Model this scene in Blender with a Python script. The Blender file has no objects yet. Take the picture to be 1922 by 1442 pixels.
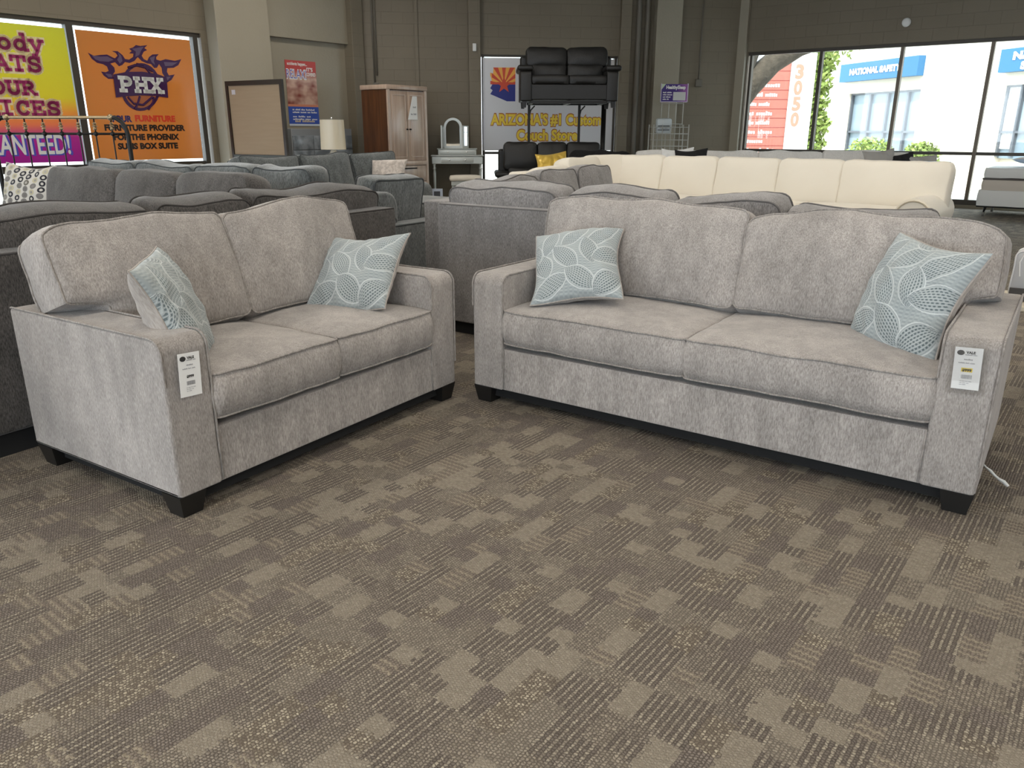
import bpy, bmesh, math, random
import numpy as np
from mathutils import Vector, Matrix, noise
from mathutils.geometry import tessellate_polygon
PI = math.pi
SC = bpy.context.scene
COL = SC.collection
R = math.radians

# ------------------------------------------------------------------ nodes
class NT:
    def __init__(s, name):
        s.m = bpy.data.materials.new(name); s.m.use_nodes = True
        s.t = s.m.node_tree; s.t.nodes.clear()
        s.out = s.t.nodes.new('ShaderNodeOutputMaterial')
    def new(s, typ, **kw):
        n = s.t.nodes.new(typ)
        for k, v in kw.items(): setattr(n, k, v)
        return n
    def link(s, a, b): s.t.links.new(a, b)
    def set(s, sock, v):
        if hasattr(v, 'is_output') or isinstance(v, bpy.types.NodeSocket): s.link(v, sock)
        else: sock.default_value = v
    def M(s, op, a, b=None, c=None, clamp=False):
        n = s.new('ShaderNodeMath', operation=op); n.use_clamp = clamp
        s.set(n.inputs[0], a)
        if b is not None: s.set(n.inputs[1], b)
        if c is not None: s.set(n.inputs[2], c)
        return n.outputs[0]
    def mix(s, f, a, b, bt='MIX'):
        n = s.new('ShaderNodeMix', data_type='RGBA', blend_type=bt)
        s.set(n.inputs[0], f)
        for i, v in ((6, a), (7, b)):
            if isinstance(v, (tuple, list)): v = (*v[:3], 1)
            s.set(n.inputs[i], v)
        return n.outputs[2]
    def ramp(s, f, *stops):
        n = s.new('ShaderNodeValToRGB'); e = n.color_ramp.elements
        while len(e) < len(stops): e.new(0.5)
        for el, (p, c) in zip(e, stops):
            el.position = p; el.color = (*c, 1) if isinstance(c, (tuple, list)) else (c, c, c, 1)
        s.set(n.inputs[0], f); return n.outputs[0]
    def coord(s, kind='Object'): return s.new('ShaderNodeTexCoord').outputs[kind]
    def mapv(s, v, scale=(1, 1, 1), rot=(0, 0, 0), loc=(0, 0, 0)):
        n = s.new('ShaderNodeMapping'); s.link(v, n.inputs[0])
        n.inputs['Scale'].default_value = scale; n.inputs['Rotation'].default_value = rot; n.inputs['Location'].default_value = loc
        return n.outputs[0]
    def noise(s, v, scale=5, detail=3, rough=.5):
        n = s.new('ShaderNodeTexNoise'); s.link(v, n.inputs['Vector'])
        n.inputs['Scale'].default_value = scale; n.inputs['Detail'].default_value = detail; n.inputs['Roughness'].default_value = rough
        return n.outputs['Fac']
    def white(s, v):
        n = s.new('ShaderNodeTexWhiteNoise', noise_dimensions='3D'); s.link(v, n.inputs['Vector'] if 'Vector' in n.inputs else n.inputs[0]); return n.outputs['Value']
    def xyz(s, x, y, z=0.0):
        n = s.new('ShaderNodeCombineXYZ')
        for i, v in enumerate((x, y, z)): s.set(n.inputs[i], v)
        return n.outputs[0]
    def sep(s, v):
        n = s.new('ShaderNodeSeparateXYZ'); s.link(v, n.inputs[0]); return n.outputs
    def bsdf(s, color, rough=.6, metal=0, bump=None, bstr=.3, bdist=.01, sheen=0, spec=.5, emis=None, estr=0, alpha=1, trans=0, coat=0):
        b = s.new('ShaderNodeBsdfPrincipled')
        c = (*color[:3], 1) if isinstance(color, (tuple, list)) else color
        s.set(b.inputs['Base Color'], c); s.set(b.inputs['Roughness'], rough); s.set(b.inputs['Metallic'], metal)
        b.inputs['Specular IOR Level'].default_value = spec
        b.inputs['Sheen Weight'].default_value = sheen; b.inputs['Sheen Roughness'].default_value = .5
        b.inputs['Coat Weight'].default_value = coat
        b.inputs['Transmission Weight'].default_value = trans
        if emis is not None:
            s.set(b.inputs['Emission Color'], (*emis[:3], 1) if isinstance(emis, (tuple, list)) else emis); b.inputs['Emission Strength'].default_value = estr
        if bump is not None:
            n = s.new('ShaderNodeBump'); n.inputs['Strength'].default_value = bstr; n.inputs['Distance'].default_value = bdist
            s.link(bump, n.inputs['Height']); s.link(n.outputs[0], b.inputs['Normal'])
        s.link(b.outputs[0], s.out.inputs[0]); s.b = b
        return s.m

def flat(name, c, rough=.6, **k): return NT(name).bsdf(c, rough, **k)

def fabric(name, dark, light, streak=(150, 150, 34), blotch=.28, rough=.9, sheen=.25, bstr=.35, cont=(.38, .62)):
    n = NT(name); v = n.coord()
    s1 = n.noise(n.mapv(v, streak), 1, 3, .62)
    s2 = n.noise(n.mapv(v, (streak[0]*.25, streak[1]*.25, streak[2]*.45)), 1, 2, .5)
    bl = n.noise(n.mapv(v, (3.2, 3.2, 2.4)), 1, 3, .6); nap = n.ramp(n.noise(n.mapv(v, (13, 13, 6)), 1, 5, .62), (.40, 0.0), (.60, 1.0))
    f = n.ramp(n.M('ADD', n.M('MULTIPLY', s1, .86), n.M('MULTIPLY', s2, .14)), (cont[0], 0.0), (cont[1], 1.0))
    c = n.mix(f, dark, light)
    br = n.M('ADD', 1 - blotch * .5, n.M('MULTIPLY', n.M('ADD', n.M('MULTIPLY', n.ramp(bl, (.35, 0.0), (.65, 1.0)), .55), n.M('MULTIPLY', nap, .45)), blotch))
    c = n.mix(1.0, c, n.xyz(br, br, br), 'MULTIPLY')
    return n.bsdf(c, rough, bump=s1, bstr=bstr, bdist=.004, sheen=sheen, spec=.2)

def wood(name, a, b, rough=.35, scale=1):
    n = NT(name); v = n.coord()
    g = n.noise(n.mapv(v, (14*scale, 14*scale, 1.2*scale)), 1, 4, .6)
    return n.bsdf(n.mix(n.ramp(g, (.3, 0.0), (.7, 1.0)), a, b), rough, bump=g, bstr=.05, coat=.2)

MT = {}
MT['fab'] = fabric('heather_chenille', (.232, .209, .192), (.415, .381, .352), streak=(260, 260, 58), blotch=.40, cont=(.36, .64))
MT['fabpipe'] = fabric('heather_piping', (.20, .18, .163), (.34, .31, .283))
MT['char'] = fabric('charcoal_chenille', (.035, .032, .030), (.115, .105, .097), blotch=.5, streak=(260, 260, 55))
MT['charpipe'] = flat('charcoal_piping', (.05, .045, .042), .9)
MT['slate'] = fabric('slate_velvet', (.055, .062, .062), (.150, .162, .162), streak=(120, 120, 40), blotch=.6, sheen=.5)
MT['slatepipe'] = flat('slate_piping', (.06, .066, .068), .9)
MT['lgrey'] = fabric('dove_grey_chenille', (.15, .14, .135), (.31, .295, .285), blotch=.35, streak=(260, 260, 60))
MT['lgreypipe'] = flat('dove_piping', (.13, .122, .118), .9)
MT['cream'] = NT('cream_upholstery'); _n = MT['cream']; _v = _n.coord()
MT['cream'] = _n.bsdf(_n.mix(_n.noise(_v, 3, 3), (.73, .675, .575), (.79, .74, .64)), .85, bump=_n.noise(_v, 160, 2), bstr=.1, sheen=.2, spec=.2)
MT['pale'] = fabric('pale_grey_linen', (.68, .665, .64), (.80, .785, .76), blotch=.1)
_n = NT('black_leather'); _v = _n.coord()
MT['leather'] = _n.bsdf((.0085, .008, .0075), .48, bump=_n.noise(_v, 60, 4), bstr=.25, spec=.45)
_n = NT('black_fur'); _v = _n.coord()
MT['fur'] = _n.bsdf((.006, .006, .006), .95, bump=_n.noise(_v, 70, 4), bstr=1, bdist=.03)
MT['blackfoot'] = flat('black_wood_foot', (.008, .0075, .007), .45)
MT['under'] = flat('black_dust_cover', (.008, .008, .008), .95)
MT['blackmetal'] = flat('black_metal', (.015, .014, .013), .4, metal=.6)
MT['bronze'] = flat('dark_bronze_frame', (.045, .038, .03), .45, metal=.3)
MT['bronze_light'] = flat('bronze_mullion', (.13, .105, .08), .45, metal=.3)
MT['brass'] = flat('antique_brass', (.36, .28, .17), .35, metal=.8)
MT['paleblue'] = flat('pale_blue_cloth', (.42, .52, .66), .8)
MT['paper'] = flat('white_paper', (.82, .82, .80), .6)
MT['ink'] = flat('black_ink', (.03, .03, .03), .6)
MT['greyink'] = flat('grey_ink', (.30, .30, .31), .6)
MT['yellowink'] = flat('yellow_highlighter', (.80, .60, .06), .6)
MT['chrome'] = flat('brushed_nickel', (.7, .7, .68), .2, metal=1)
MT['silverwood'] = flat('silver_painted_wood', (.50, .52, .49), .35, metal=.25)
MT['white'] = flat('white_paint', (.78, .78, .76), .5)
MT['mirror'] = flat('mirror_glass', (.85, .87, .87), .03, metal=1)
MT['taupe'] = fabric('taupe_back_cloth', (.31, .275, .245), (.43, .39, .35), blotch=.15)

# ------------------------------------------------------------------ meshes
class MB:
    def __init__(s): s.v = []; s.f = []; s.uv = None
    def add(s, vs, fs, mat=None):
        o = len(s.v)
        s.v += [tuple((mat @ Vector(p)) if mat is not None else p) for p in vs]
        s.f += [tuple(i + o for i in f) for f in fs]; return s
    def box(s, x0, x1, y0, y1, z0, z1, bev=0, seg=2, mat=None):
        bm = bmesh.new()
        bmesh.ops.create_cube(bm, size=1)
        for v in bm.verts:
            v.co = Vector((x0 + (v.co.x + .5) * (x1 - x0), y0 + (v.co.y + .5) * (y1 - y0), z0 + (v.co.z + .5) * (z1 - z0)))
        if bev: bmesh.ops.bevel(bm, geom=bm.edges[:], offset=bev, segments=seg, affect='EDGES', profile=.5)
        return s.bm(bm, mat)
    def bm(s, bm, mat=None):
        bm.verts.index_update()
        s.add([tuple(v.co) for v in bm.verts], [tuple(v.index for v in f.verts) for f in bm.faces], mat); bm.free(); return s
    def tube(s, pts, r, n=8, closed=False, mat=None, rs=None):
        pts = [Vector(p) for p in pts]; N = len(pts); vs = []; fs = []
        prev = None
        for i, p in enumerate(pts):
            if closed: d = pts[(i+1) % N] - pts[i-1]
            else: d = pts[min(i+1, N-1)] - pts[max(i-1, 0)]
            d.normalize()
            if prev is None:
                a = Vector((0, 0, 1)) if abs(d.z) < .9 else Vector((1, 0, 0))
                prev = (a - d * a.dot(d)).normalized()
            else:
                q = prev - d * prev.dot(d); prev = q.normalized() if q.length > 1e-6 else prev
            b = d.cross(prev); rr = rs[i] if rs else r
            for k in range(n):
                t = 2 * PI * k / n; vs.append(tuple(p + (prev * math.cos(t) + b * math.sin(t)) * rr))
        M = N if closed else N - 1
        for i in range(M):
            for k in range(n):
                a, b2 = i * n + k, i * n + (k + 1) % n; c, d2 = ((i+1) % N) * n + (k+1) % n, ((i+1) % N) * n + k
                fs.append((a, b2, c, d2))
        if not closed: fs.append(tuple(range(n))[::-1]); fs.append(tuple((N-1)*n + k for k in range(n)))
        return s.add(vs, fs, mat)
    def lathe(s, prof, n=20, c=(0, 0, 0), mat=None):
        vs = []; fs = []
        for (r, z) in prof:
            for k in range(n):
                t = 2 * PI * k / n; vs.append((c[0] + r * math.cos(t), c[1] + r * math.sin(t), c[2] + z))
        for i in range(len(prof) - 1):
            for k in range(n): fs.append((i*n+k, i*n+(k+1) % n, (i+1)*n+(k+1) % n, (i+1)*n+k))
        fs.append(tuple(range(n))[::-1]); fs.append(tuple((len(prof)-1)*n+k for k in range(n)))
        return s.add(vs, fs, mat)
    def prism(s, poly, d0, d1, plane='xz', mat=None):
        # poly: list of 2-D points; extruded d0..d1 along the third axis
        n = len(poly)
        def P(p, d): return {'xz': (p[0], d, p[1]), 'yz': (d, p[0], p[1]), 'xy': (p[0], p[1], d)}[plane]
        vs = [P(p, d0) for p in poly] + [P(p, d1) for p in poly]
        tri = tessellate_polygon([[Vector((p[0], p[1], 0)) for p in poly]])
        fs = [tuple(t) for t in tri] + [tuple(i + n for i in t)[::-1] for t in tri]
        fs += [(i, (i+1) % n, (i+1) % n + n, i + n) for i in range(n)]
        return s.add(vs, fs, mat)
    def build(s, name, mat, parent=None, smooth=True, loc=None, rotz=0, angle=40, norm=True, wn=False):
        me = bpy.data.meshes.new(name); me.from_pydata(s.v, [], s.f); me.update()
        if norm:
            bm = bmesh.new(); bm.from_mesh(me); bmesh.ops.recalc_face_normals(bm, faces=bm.faces[:])
            if smooth:
                for e in bm.edges:
                    e.smooth = len(e.link_faces) == 2 and e.calc_face_angle(0) < R(angle)
            bm.to_mesh(me); bm.free()
        if smooth: me.polygons.foreach_set('use_smooth', [True] * len(me.polygons))
        me.materials.append(mat)
        o = bpy.data.objects.new(name, me); COL.objects.link(o)
        if parent is not None: o.parent = parent
        if loc is not None: o.location = loc
        o.rotation_euler[2] = rotz
        if wn: w_ = o.modifiers.new('wn', 'WEIGHTED_NORMAL'); w_.keep_sharp = True
        return o

def tag(o, label=None, cat=None, group=None, kind=None):
    if label: o['label'] = label
    if cat: o['category'] = cat
    if group: o['group'] = group
    if kind: o['kind'] = kind
    return o
def thing(name, label, cat, loc=(0, 0, 0), rotz=0, group=None):
    o = bpy.data.objects.new(name, None); COL.objects.link(o); o.empty_display_size = .1
    o.location = loc; o.rotation_euler[2] = rotz
    return tag(o, label, cat, group)
def copy_tree(o, parent=None):
    c = o.copy(); COL.objects.link(c); c.parent = parent
    for ch in list(o.children): copy_tree(ch, c)
    return c

_tmp = {}
def text_mesh(s, size, bold=0, width=None, depth=.001, align='LEFT', space=1):
    """text as (verts, faces) in the x-z plane, front towards -y"""
    cu = bpy.data.curves.new('t', 'FONT'); cu.body = s; cu.size = size; cu.offset = bold; cu.align_x = align; cu.space_character = space
    cu.extrude = 0; cu.resolution_u = 4; cu.space_line = .9
    o = bpy.data.objects.new('t', cu); COL.objects.link(o)
    dg = bpy.context.evaluated_depsgraph_get(); dg.update()
    me = bpy.data.meshes.new_from_object(o.evaluated_get(dg))
    vs = [tuple(v.co) for v in me.vertices]; fs = [tuple(p.vertices) for p in me.polygons]
    bpy.data.objects.remove(o); bpy.data.meshes.remove(me)
    if width and vs:
        a = min(v[0] for v in vs); b = max(v[0] for v in vs); k = width / (b - a)
        if align == 'CENTER': vs = [((v[0] - (a+b)/2) * k, v[1], 0) for v in vs]
        else: vs = [((v[0] - a) * k, v[1], 0) for v in vs]
    return [(v[0], 0, v[1]) for v in vs], fs
def text(name, s, mat, parent, x, y, z, size, bold=0, width=None, align='LEFT', space=1, shear=0, M=None):
    vs, fs = text_mesh(s, size, bold, width, align=align, space=space)
    vs = [(x + v[0] + shear * v[2], y, z + v[2]) for v in vs]
    if M is not None: vs = [tuple(M @ Vector(v)) for v in vs]
    m = MB(); m.add(vs, fs)
    return m.build(name, mat, parent, smooth=False, norm=False)

def marks(name, words, mat, parent, x, y, z, width, h, M=None, seed=0):
    """a line of print too small to read: letter sized dabs grouped in words"""
    rn = random.Random(seed); m = MB(); L = []
    for w_ in words: L += [1] * w_ + [0]
    L = L[:-1]; step = width / len(L)
    for i, k in enumerate(L):
        if not k: continue
        hh = h * rn.choice((.68, .68, 1.0, .8)); a, b = x + step * (i + .10), x + step * (i + .84)
        m.add([(a, y, z), (b, y, z), (b, y, z + hh), (a, y, z + hh)], [(0, 1, 2, 3)], M)
    return m.build(name, mat, parent, smooth=False, norm=False)

# ---- soft box cushion -----------------------------------------------------
def _grid(n, e=(.985, .95)):
    g = [-1, -e[0], -e[1]] + [(-1 + 2 * (i + 1) / (n + 1)) * e[1] for i in range(n)] + [e[1], e[0], 1]
    return g
def _ss(a, b, x):
    t = min(1, max(0, (x - a) / (b - a))); return t * t * (3 - 2 * t)
class Cushion:
    def __init__(s, w, h, t, r=.05, crown=.04, crown2=None, bulge=.012, noise_amp=.006, seed=0, extL=0, extR=0, step=.3, wave=0, corner=0, droop=0, n=(18, 14, 3)):
        s.__dict__.update(locals()); s.c2 = crown if crown2 is None else crown2
    def f(s, a, b, c, out=0):
        hw, hh = s.w / 2, s.h / 2
        x, y = a * hw, b * hh
        r = min(s.r, hw * .9, hh * .9)
        cx = max(-hw + r, min(hw - r, x)); cy = max(-hh + r, min(hh - r, y)); ox, oy = x - cx, y - cy
        l = math.hypot(ox, oy)
        if l > 1e-9:
            k = max(abs(ox), abs(oy)) / l; x, y = cx + ox * k, cy + oy * k
        e = max(abs(a), abs(b)) ** 10
        nx, ny = (ox / l, oy / l) if l > 1e-9 else (0, 0)
        bb = s.bulge * (1 - c * c) * e + out * e
        # mid-edge bow so that the outline is not ruler straight
        x += nx * bb; y += ny * bb
        if s.corner:   # corners poke out, edges sag in
            x -= s.corner * (1 - b * b) * a * abs(a) ; y -= s.corner * (1 - a * a) * b * abs(b)
        z = c * s.t / 2
        dome = max(0, (1 - a * a)) ** .55 * max(0, (1 - b * b)) ** .55
        z += (s.crown if c > 0 else s.c2) * dome * c
        yy = y + hh
        if s.extL and a < 0: x -= s.extL * _ss(s.step - .014, s.step + .014, yy) * abs(a) ** 1.5
        if s.extR and a > 0: x += s.extR * _ss(s.step - .014, s.step + .014, yy) * abs(a) ** 1.5
        if s.wave: y += s.wave * noise.noise(Vector((x * 3.1, s.seed * 7.7, .3))) * max(0, b) ** 3
        if s.droop: y -= s.droop * max(0, b) ** 2 * abs(a) ** 3
        q = Vector((x * 4.5, y * 4.5, z * 3 + s.seed * 13.1))
        d = noise.noise_vector(q) * s.noise_amp + noise.noise_vector(q * 2.7) * s.noise_amp * .35
        return Vector((x, y, z)) + d
    def body(s, M):
        ga, gb = _grid(s.n[0]), _grid(s.n[1]); gc = [-1 + 2 * i / (s.n[2] + 1) for i in range(s.n[2] + 2)]
        bm = bmesh.new(); idx = {}
        def V(a, b, c):
            k = (round(a, 5), round(b, 5), round(c, 5))
            if k not in idx: idx[k] = bm.verts.new(M @ s.f(a, b, c))
            return idx[k]
        def quad(*p):
            try: bm.faces.new([V(*q) for q in p])
            except ValueError: pass
        for c in (-1, 1):
            for i in range(len(ga) - 1):
                for j in range(len(gb) - 1): quad((ga[i], gb[j], c), (ga[i+1], gb[j], c), (ga[i+1], gb[j+1], c), (ga[i], gb[j+1], c))
        for k in range(len(gc) - 1):
            for i in range(len(ga) - 1):
                for b in (-1, 1): quad((ga[i], b, gc[k]), (ga[i+1], b, gc[k]), (ga[i+1], b, gc[k+1]), (ga[i], b, gc[k+1]))
            for j in range(len(gb) - 1):
                for a in (-1, 1): quad((a, gb[j], gc[k]), (a, gb[j+1], gc[k]), (a, gb[j+1], gc[k+1]), (a, gb[j], gc[k+1]))
        m = MB(); m.bm(bm); return m
    def loop(s, M, c, out=.003):
        ga, gb = _grid(s.n[0] * 2), _grid(s.n[1] * 2); P = []
        for a in ga[:-1]: P.append(s.f(a, -1, c, out))
        for b in gb[:-1]: P.append(s.f(1, b, c, out))
        for a in ga[::-1][:-1]: P.append(s.f(a, 1, c, out))
        for b in gb[::-1][:-1]: P.append(s.f(-1, b, c, out))
        return [M @ p for p in P]
    def make(s, name, mat, parent, M, pipe=None, pr=.0045, label=None, loops=(1, -1)):
        o = s.body(M).build(name, mat, parent, angle=70)
        if label: o['label'] = label
        if pipe is not None:
            m = MB()
            for c in loops: m.tube(s.loop(M, c), pr, 6, closed=True)
            m.build('piping', pipe, o, angle=80)
        return o
def Mseat(x, y, z): return Matrix.Translation((x, y, z))
def Mback(x, y, z, tilt=0, yaw=0):
    # plan (X, up), thickness towards -y (front); bottom edge placed at given z through the caller
    return Matrix.Translation((x, y, z)) @ Matrix.Rotation(yaw, 4, 'Z') @ Matrix.Rotation(-tilt, 4, 'X') @ Matrix.Rotation(PI / 2, 4, 'X')

def rprofile(y0, y1, z0, z1, rf=.05, rb=.01, rbot=.008, n=7):
    """side profile (y,z) with rounded front-top corner; front is y0"""
    P = []
    def arc(cy, cz, r, a0, a1):
        for i in range(n + 1):
            t = a0 + (a1 - a0) * i / n; P.append((cy + r * math.cos(t), cz + r * math.sin(t)))
    arc(y0 + rbot, z0 + rbot, rbot, 1.5 * PI, PI)
    arc(y0 + rf, z1 - rf, rf, PI, PI / 2)
    arc(y1 - rb, z1 - rb, rb, PI / 2, 0)
    arc(y1 - rbot, z0 + rbot, rbot, 0, -PI / 2)
    return P
def soft_prism(prof, x0, x1, bev=.012, seg=2, crown=0):
    """extrude a (y,z) profile along x and round the two rims"""
    bm = bmesh.new(); n = len(prof)
    a = [bm.verts.new((x0, p[0], p[1])) for p in prof]; b = [bm.verts.new((x1, p[0], p[1])) for p in prof]
    bm.faces.new(a[::-1]); bm.faces.new(b)
    for i in range(n): bm.faces.new((a[i], a[(i+1) % n], b[(i+1) % n], b[i]))
    bm.normal_update()
    rim = [e for e in bm.edges if (e.verts[0].co.x == e.verts[1].co.x)]
    bmesh.ops.bevel(bm, geom=rim, offset=bev, segments=seg, affect='EDGES', profile=.5)
    m = MB(); m.bm(bm); return m

def foot(parent, x, y, s=.085, h=.085, mat=None, z1=.085):
    m = MB(); a, b = s / 2, s / 2 * .72
    m.add([(x-b, y-b, 0), (x+b, y-b, 0), (x+b, y+b, 0), (x-b, y+b, 0), (x-a, y-a, z1), (x+a, y-a, z1), (x+a, y+a, z1), (x-a, y+a, z1)],
          [(0, 3, 2, 1), (4, 5, 6, 7), (0, 1, 5, 4), (1, 2, 6, 5), (2, 3, 7, 6), (3, 0, 4, 7)])
    return m.build('foot', mat or MT['blackfoot'], parent, smooth=False)

def main_sofa(name, label, cat, W, loc, rotz, seed, droopR=0, bh=.475, extR=.14, extL=.155):
    t = thing(name, label, cat, loc, rotz)
    D, zb, za, aw = .97, .085, .66, .185
    f, p = MT['fab'], MT['fabpipe']
    # base: front rail between the arms with platform behind
    b = MB(); b.box(aw - .01, W - aw + .01, .006, D - .03, zb, .30, .008); rail = b.build('front_rail', f, t, wn=True)
    for x_ in (aw + .002, W - aw - .002): m = MB(); m.tube([(x_, .003, zb + .01), (x_, .003, .30)], .0035, 6); m.build('seam', p, rail)
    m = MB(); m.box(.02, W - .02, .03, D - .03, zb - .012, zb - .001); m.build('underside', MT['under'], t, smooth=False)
    for k, x0 in enumerate((0, W - aw)):
        prof = rprofile(0, D, zb, za, .055, .02)
        a = soft_prism(prof, x0, x0 + aw, .014).build('arm', f, t, angle=50, wn=True)
        m = MB()
        for xx in (x0 + .003, x0 + aw - .003):
            pp = rprofile(-.002, D, zb + .02, za + .002, .055, .02)
            top = pp[8:19]
            wob = [(xx, q[0], q[1]) for q in ([(-.002, .20 if xx == x0 + aw - .003 else .50)] + top)]
            m.tube([(v[0] + .0, v[1], v[2]) for v in wob], .0042, 6); m.build('piping', p, a); m = MB()
    b = MB(); b.box(aw * .6, W - aw * .6, D - .17, D, zb, .82, .03, 3); b.build('back_frame', f, t)
    # seat cushions
    n = 2; iw = (W - 2 * aw) / n
    for i in range(n):
        c = Cushion(iw - .004, .70, .165, r=.03, crown=.035, crown2=.012, bulge=.018, seed=seed + i, noise_amp=.007, n=(20, 16, 3))
        c.make('seat_cushion', f, t, Mseat(aw + iw * (i + .5), .345, .412), p, .0042)
    # back cushions lean back and overhang the arms
    for i in range(n):
        x0, x1 = (aw, W / 2 - .002) if i == 0 else (W / 2 + .002, W - aw)
        c = Cushion(x1 - x0, bh, .20, r=.04, crown=.055, crown2=.03, bulge=.02, noise_amp=.011, seed=seed + 5 + i,
                    extL=extL if i == 0 else 0, extR=extR if i == 1 else 0, step=.168, wave=.03, droop=.012 + (droopR if i == 1 else 0), n=(24, 20, 3))
        M = Mback((x0 + x1) / 2, .70, .505 + bh / 2 * .95, R(19))
        c.make('back_cushion', f, t, M, p, .0045)
    m = MB(); m.box(.05, W - .05, .05, D - .06, .03, zb - .0125); m.build('under_shade', MT['under'], t, smooth=False)  # black box added below the dust cover, stands in for the shadow there
    for x in (.056, W - .056):
        for y in (.058, D - .07): foot(t, x, y, .11)
    return t

# ---- throw pillow ----------------------------------------------------------
def pillow_pts(A, B, side, s=.46, T=.15, seed=0, pin=.10):
    """numpy mapping of a,b in [-1,1] to a knife edged pillow; side +1 front(-y) / -1 back"""
    w = s / 2
    X = A * w * (1 - pin * (1 - B * B)); Z = B * w * (1 - np.where(B < 0, pin * .15, pin) * (1 - A * A))
    dome = np.clip((1 - A**2), 0, 1) ** .42 * np.clip((1 - B**2), 0, 1) ** .42
    wr = .006 * np.sin(9 * A + 4 * B + seed) * np.cos(5 * B - 3 * A + seed * 2) * dome
    wr += .004 * np.sin(22 * A * B + seed) * dome
    Y = -side * (T / 2 * dome) + wr
    bend = .012 * np.sin(2.2 * A + seed) + .01 * np.cos(2 * B + seed * 1.7)
    X = X + .008 * np.sin(3.1 * B + seed) * np.abs(A)**3; Z = Z + .008 * np.sin(2.7 * A + 2 * seed) * np.abs(B)**3
    return X, Y + bend, Z
def grid_mesh(name, X, Y, Z, mat, parent, flip=False, col=None):
    n, m = X.shape
    me = bpy.data.meshes.new(name)
    co = np.stack([X, Y, Z], -1).reshape(-1, 3).astype(np.float32)
    i = np.arange(n * m).reshape(n, m); q = np.stack([i[:-1, :-1], i[1:, :-1], i[1:, 1:], i[:-1, 1:]], -1).reshape(-1, 4)
    if flip: q = q[:, ::-1]
    me.vertices.add(len(co)); me.vertices.foreach_set('co', co.ravel())
    me.loops.add(q.size); me.loops.foreach_set('vertex_index', q.ravel().astype(np.int32))
    me.polygons.add(len(q)); me.polygons.foreach_set('loop_start', (np.arange(len(q)) * 4).astype(np.int32))
    me.polygons.foreach_set('use_smooth', np.ones(len(q), bool)); me.update(); me.validate()
    if col is not None:
        at = me.attributes.new('pattern', 'FLOAT', 'POINT'); at.data.foreach_set('value', col.ravel().astype(np.float32))
    me.materials.append(mat)
    o = bpy.data.objects.new(name, me); COL.objects.link(o); o.parent = parent
    return o
def leaf_pattern(A, B, leaves):
    """0 ground, 1 raised outline/thread, -1 dark stitch hole"""
    P = np.zeros_like(A)
    rng = np.random.RandomState(3)
    P += .28 * np.sin(B * 95 + 3 * np.sin(A * 6)) * (np.sin(A * 60) > -.3)
    for (cx, cy, ang, L, Wd) in leaves:
        L *= 1.12; Wd *= 1.18
        u = (A - cx) * math.cos(ang) + (B - cy) * math.sin(ang); v = -(A - cx) * math.sin(ang) + (B - cy) * math.cos(ang)
        k = np.clip(1 - (2 * u / L) ** 2, 0, None) ** .85
        rad = np.where(k > 0, np.abs(v) / (Wd / 2 * k + 1e-6), 9)     # 1 on the outline
        inside = (rad < 1) & (np.abs(u) < L / 2)
        P = np.where(inside, .05, P)
        row = rad * 4.6 * np.sign(v)
        fr = row - np.floor(row)
        dash = (np.abs(fr - .5) < .24) & (np.sin(u * 95 + 40 * np.floor(row)) > -.25) & inside & (rad < .93)
        P = np.where(dash, -1.0, P)
        thread = (np.abs(fr - .5) > .36) & inside
        P = np.where(thread, .45, P)
        ring = (np.abs(rad - 1.03) < .045 / np.clip(k, .25, 1)) & (np.abs(u) < L / 2 * 1.02)
        P = np.where(ring, 1.0, P)
    return P
LEAVES = [(-.62, .55, 1.25, .78, .30), (-.05, .62, .75, .75, .34), (.58, .60, .9, .95, .36), (-.78, -.15, 1.9, .7, .36), (-.25, -.02, 2.25, .85, .38),
          (.32, .12, 1.85, .72, .36), (.78, .02, .35, .75, .40), (-.55, -.72, .45, .75, .40), (.12, -.62, 2.5, .78, .42), (.70, -.70, .75, .72, .40), (.05, 1.0, .1, .5, .25), (-1.0, .2, 1.4, .6, .3)]
def leaf_mat():
    n = NT('blue_leaf_cloth')
    a = n.new('ShaderNodeAttribute', attribute_name='pattern')
    f = n.M('ADD', n.M('MULTIPLY', a.outputs['Fac'], .5), .5)
    c = n.ramp(f, (0.0, (.085, .11, .115)), (.25, (.215, .24, .245)), (.5, (.345, .375, .375)), (.72, (.46, .49, .485)), (1.0, (.62, .65, .64)))
    nz = n.noise(n.coord(), 260, 2)
    c = n.mix(n.M('MULTIPLY', nz, .35), c, (.30, .36, .37))
    return n.bsdf(c, .9, bump=a.outputs['Fac'], bstr=.5, bdist=.002, sheen=.2, spec=.2)
MT['leaf'] = leaf_mat()
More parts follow.
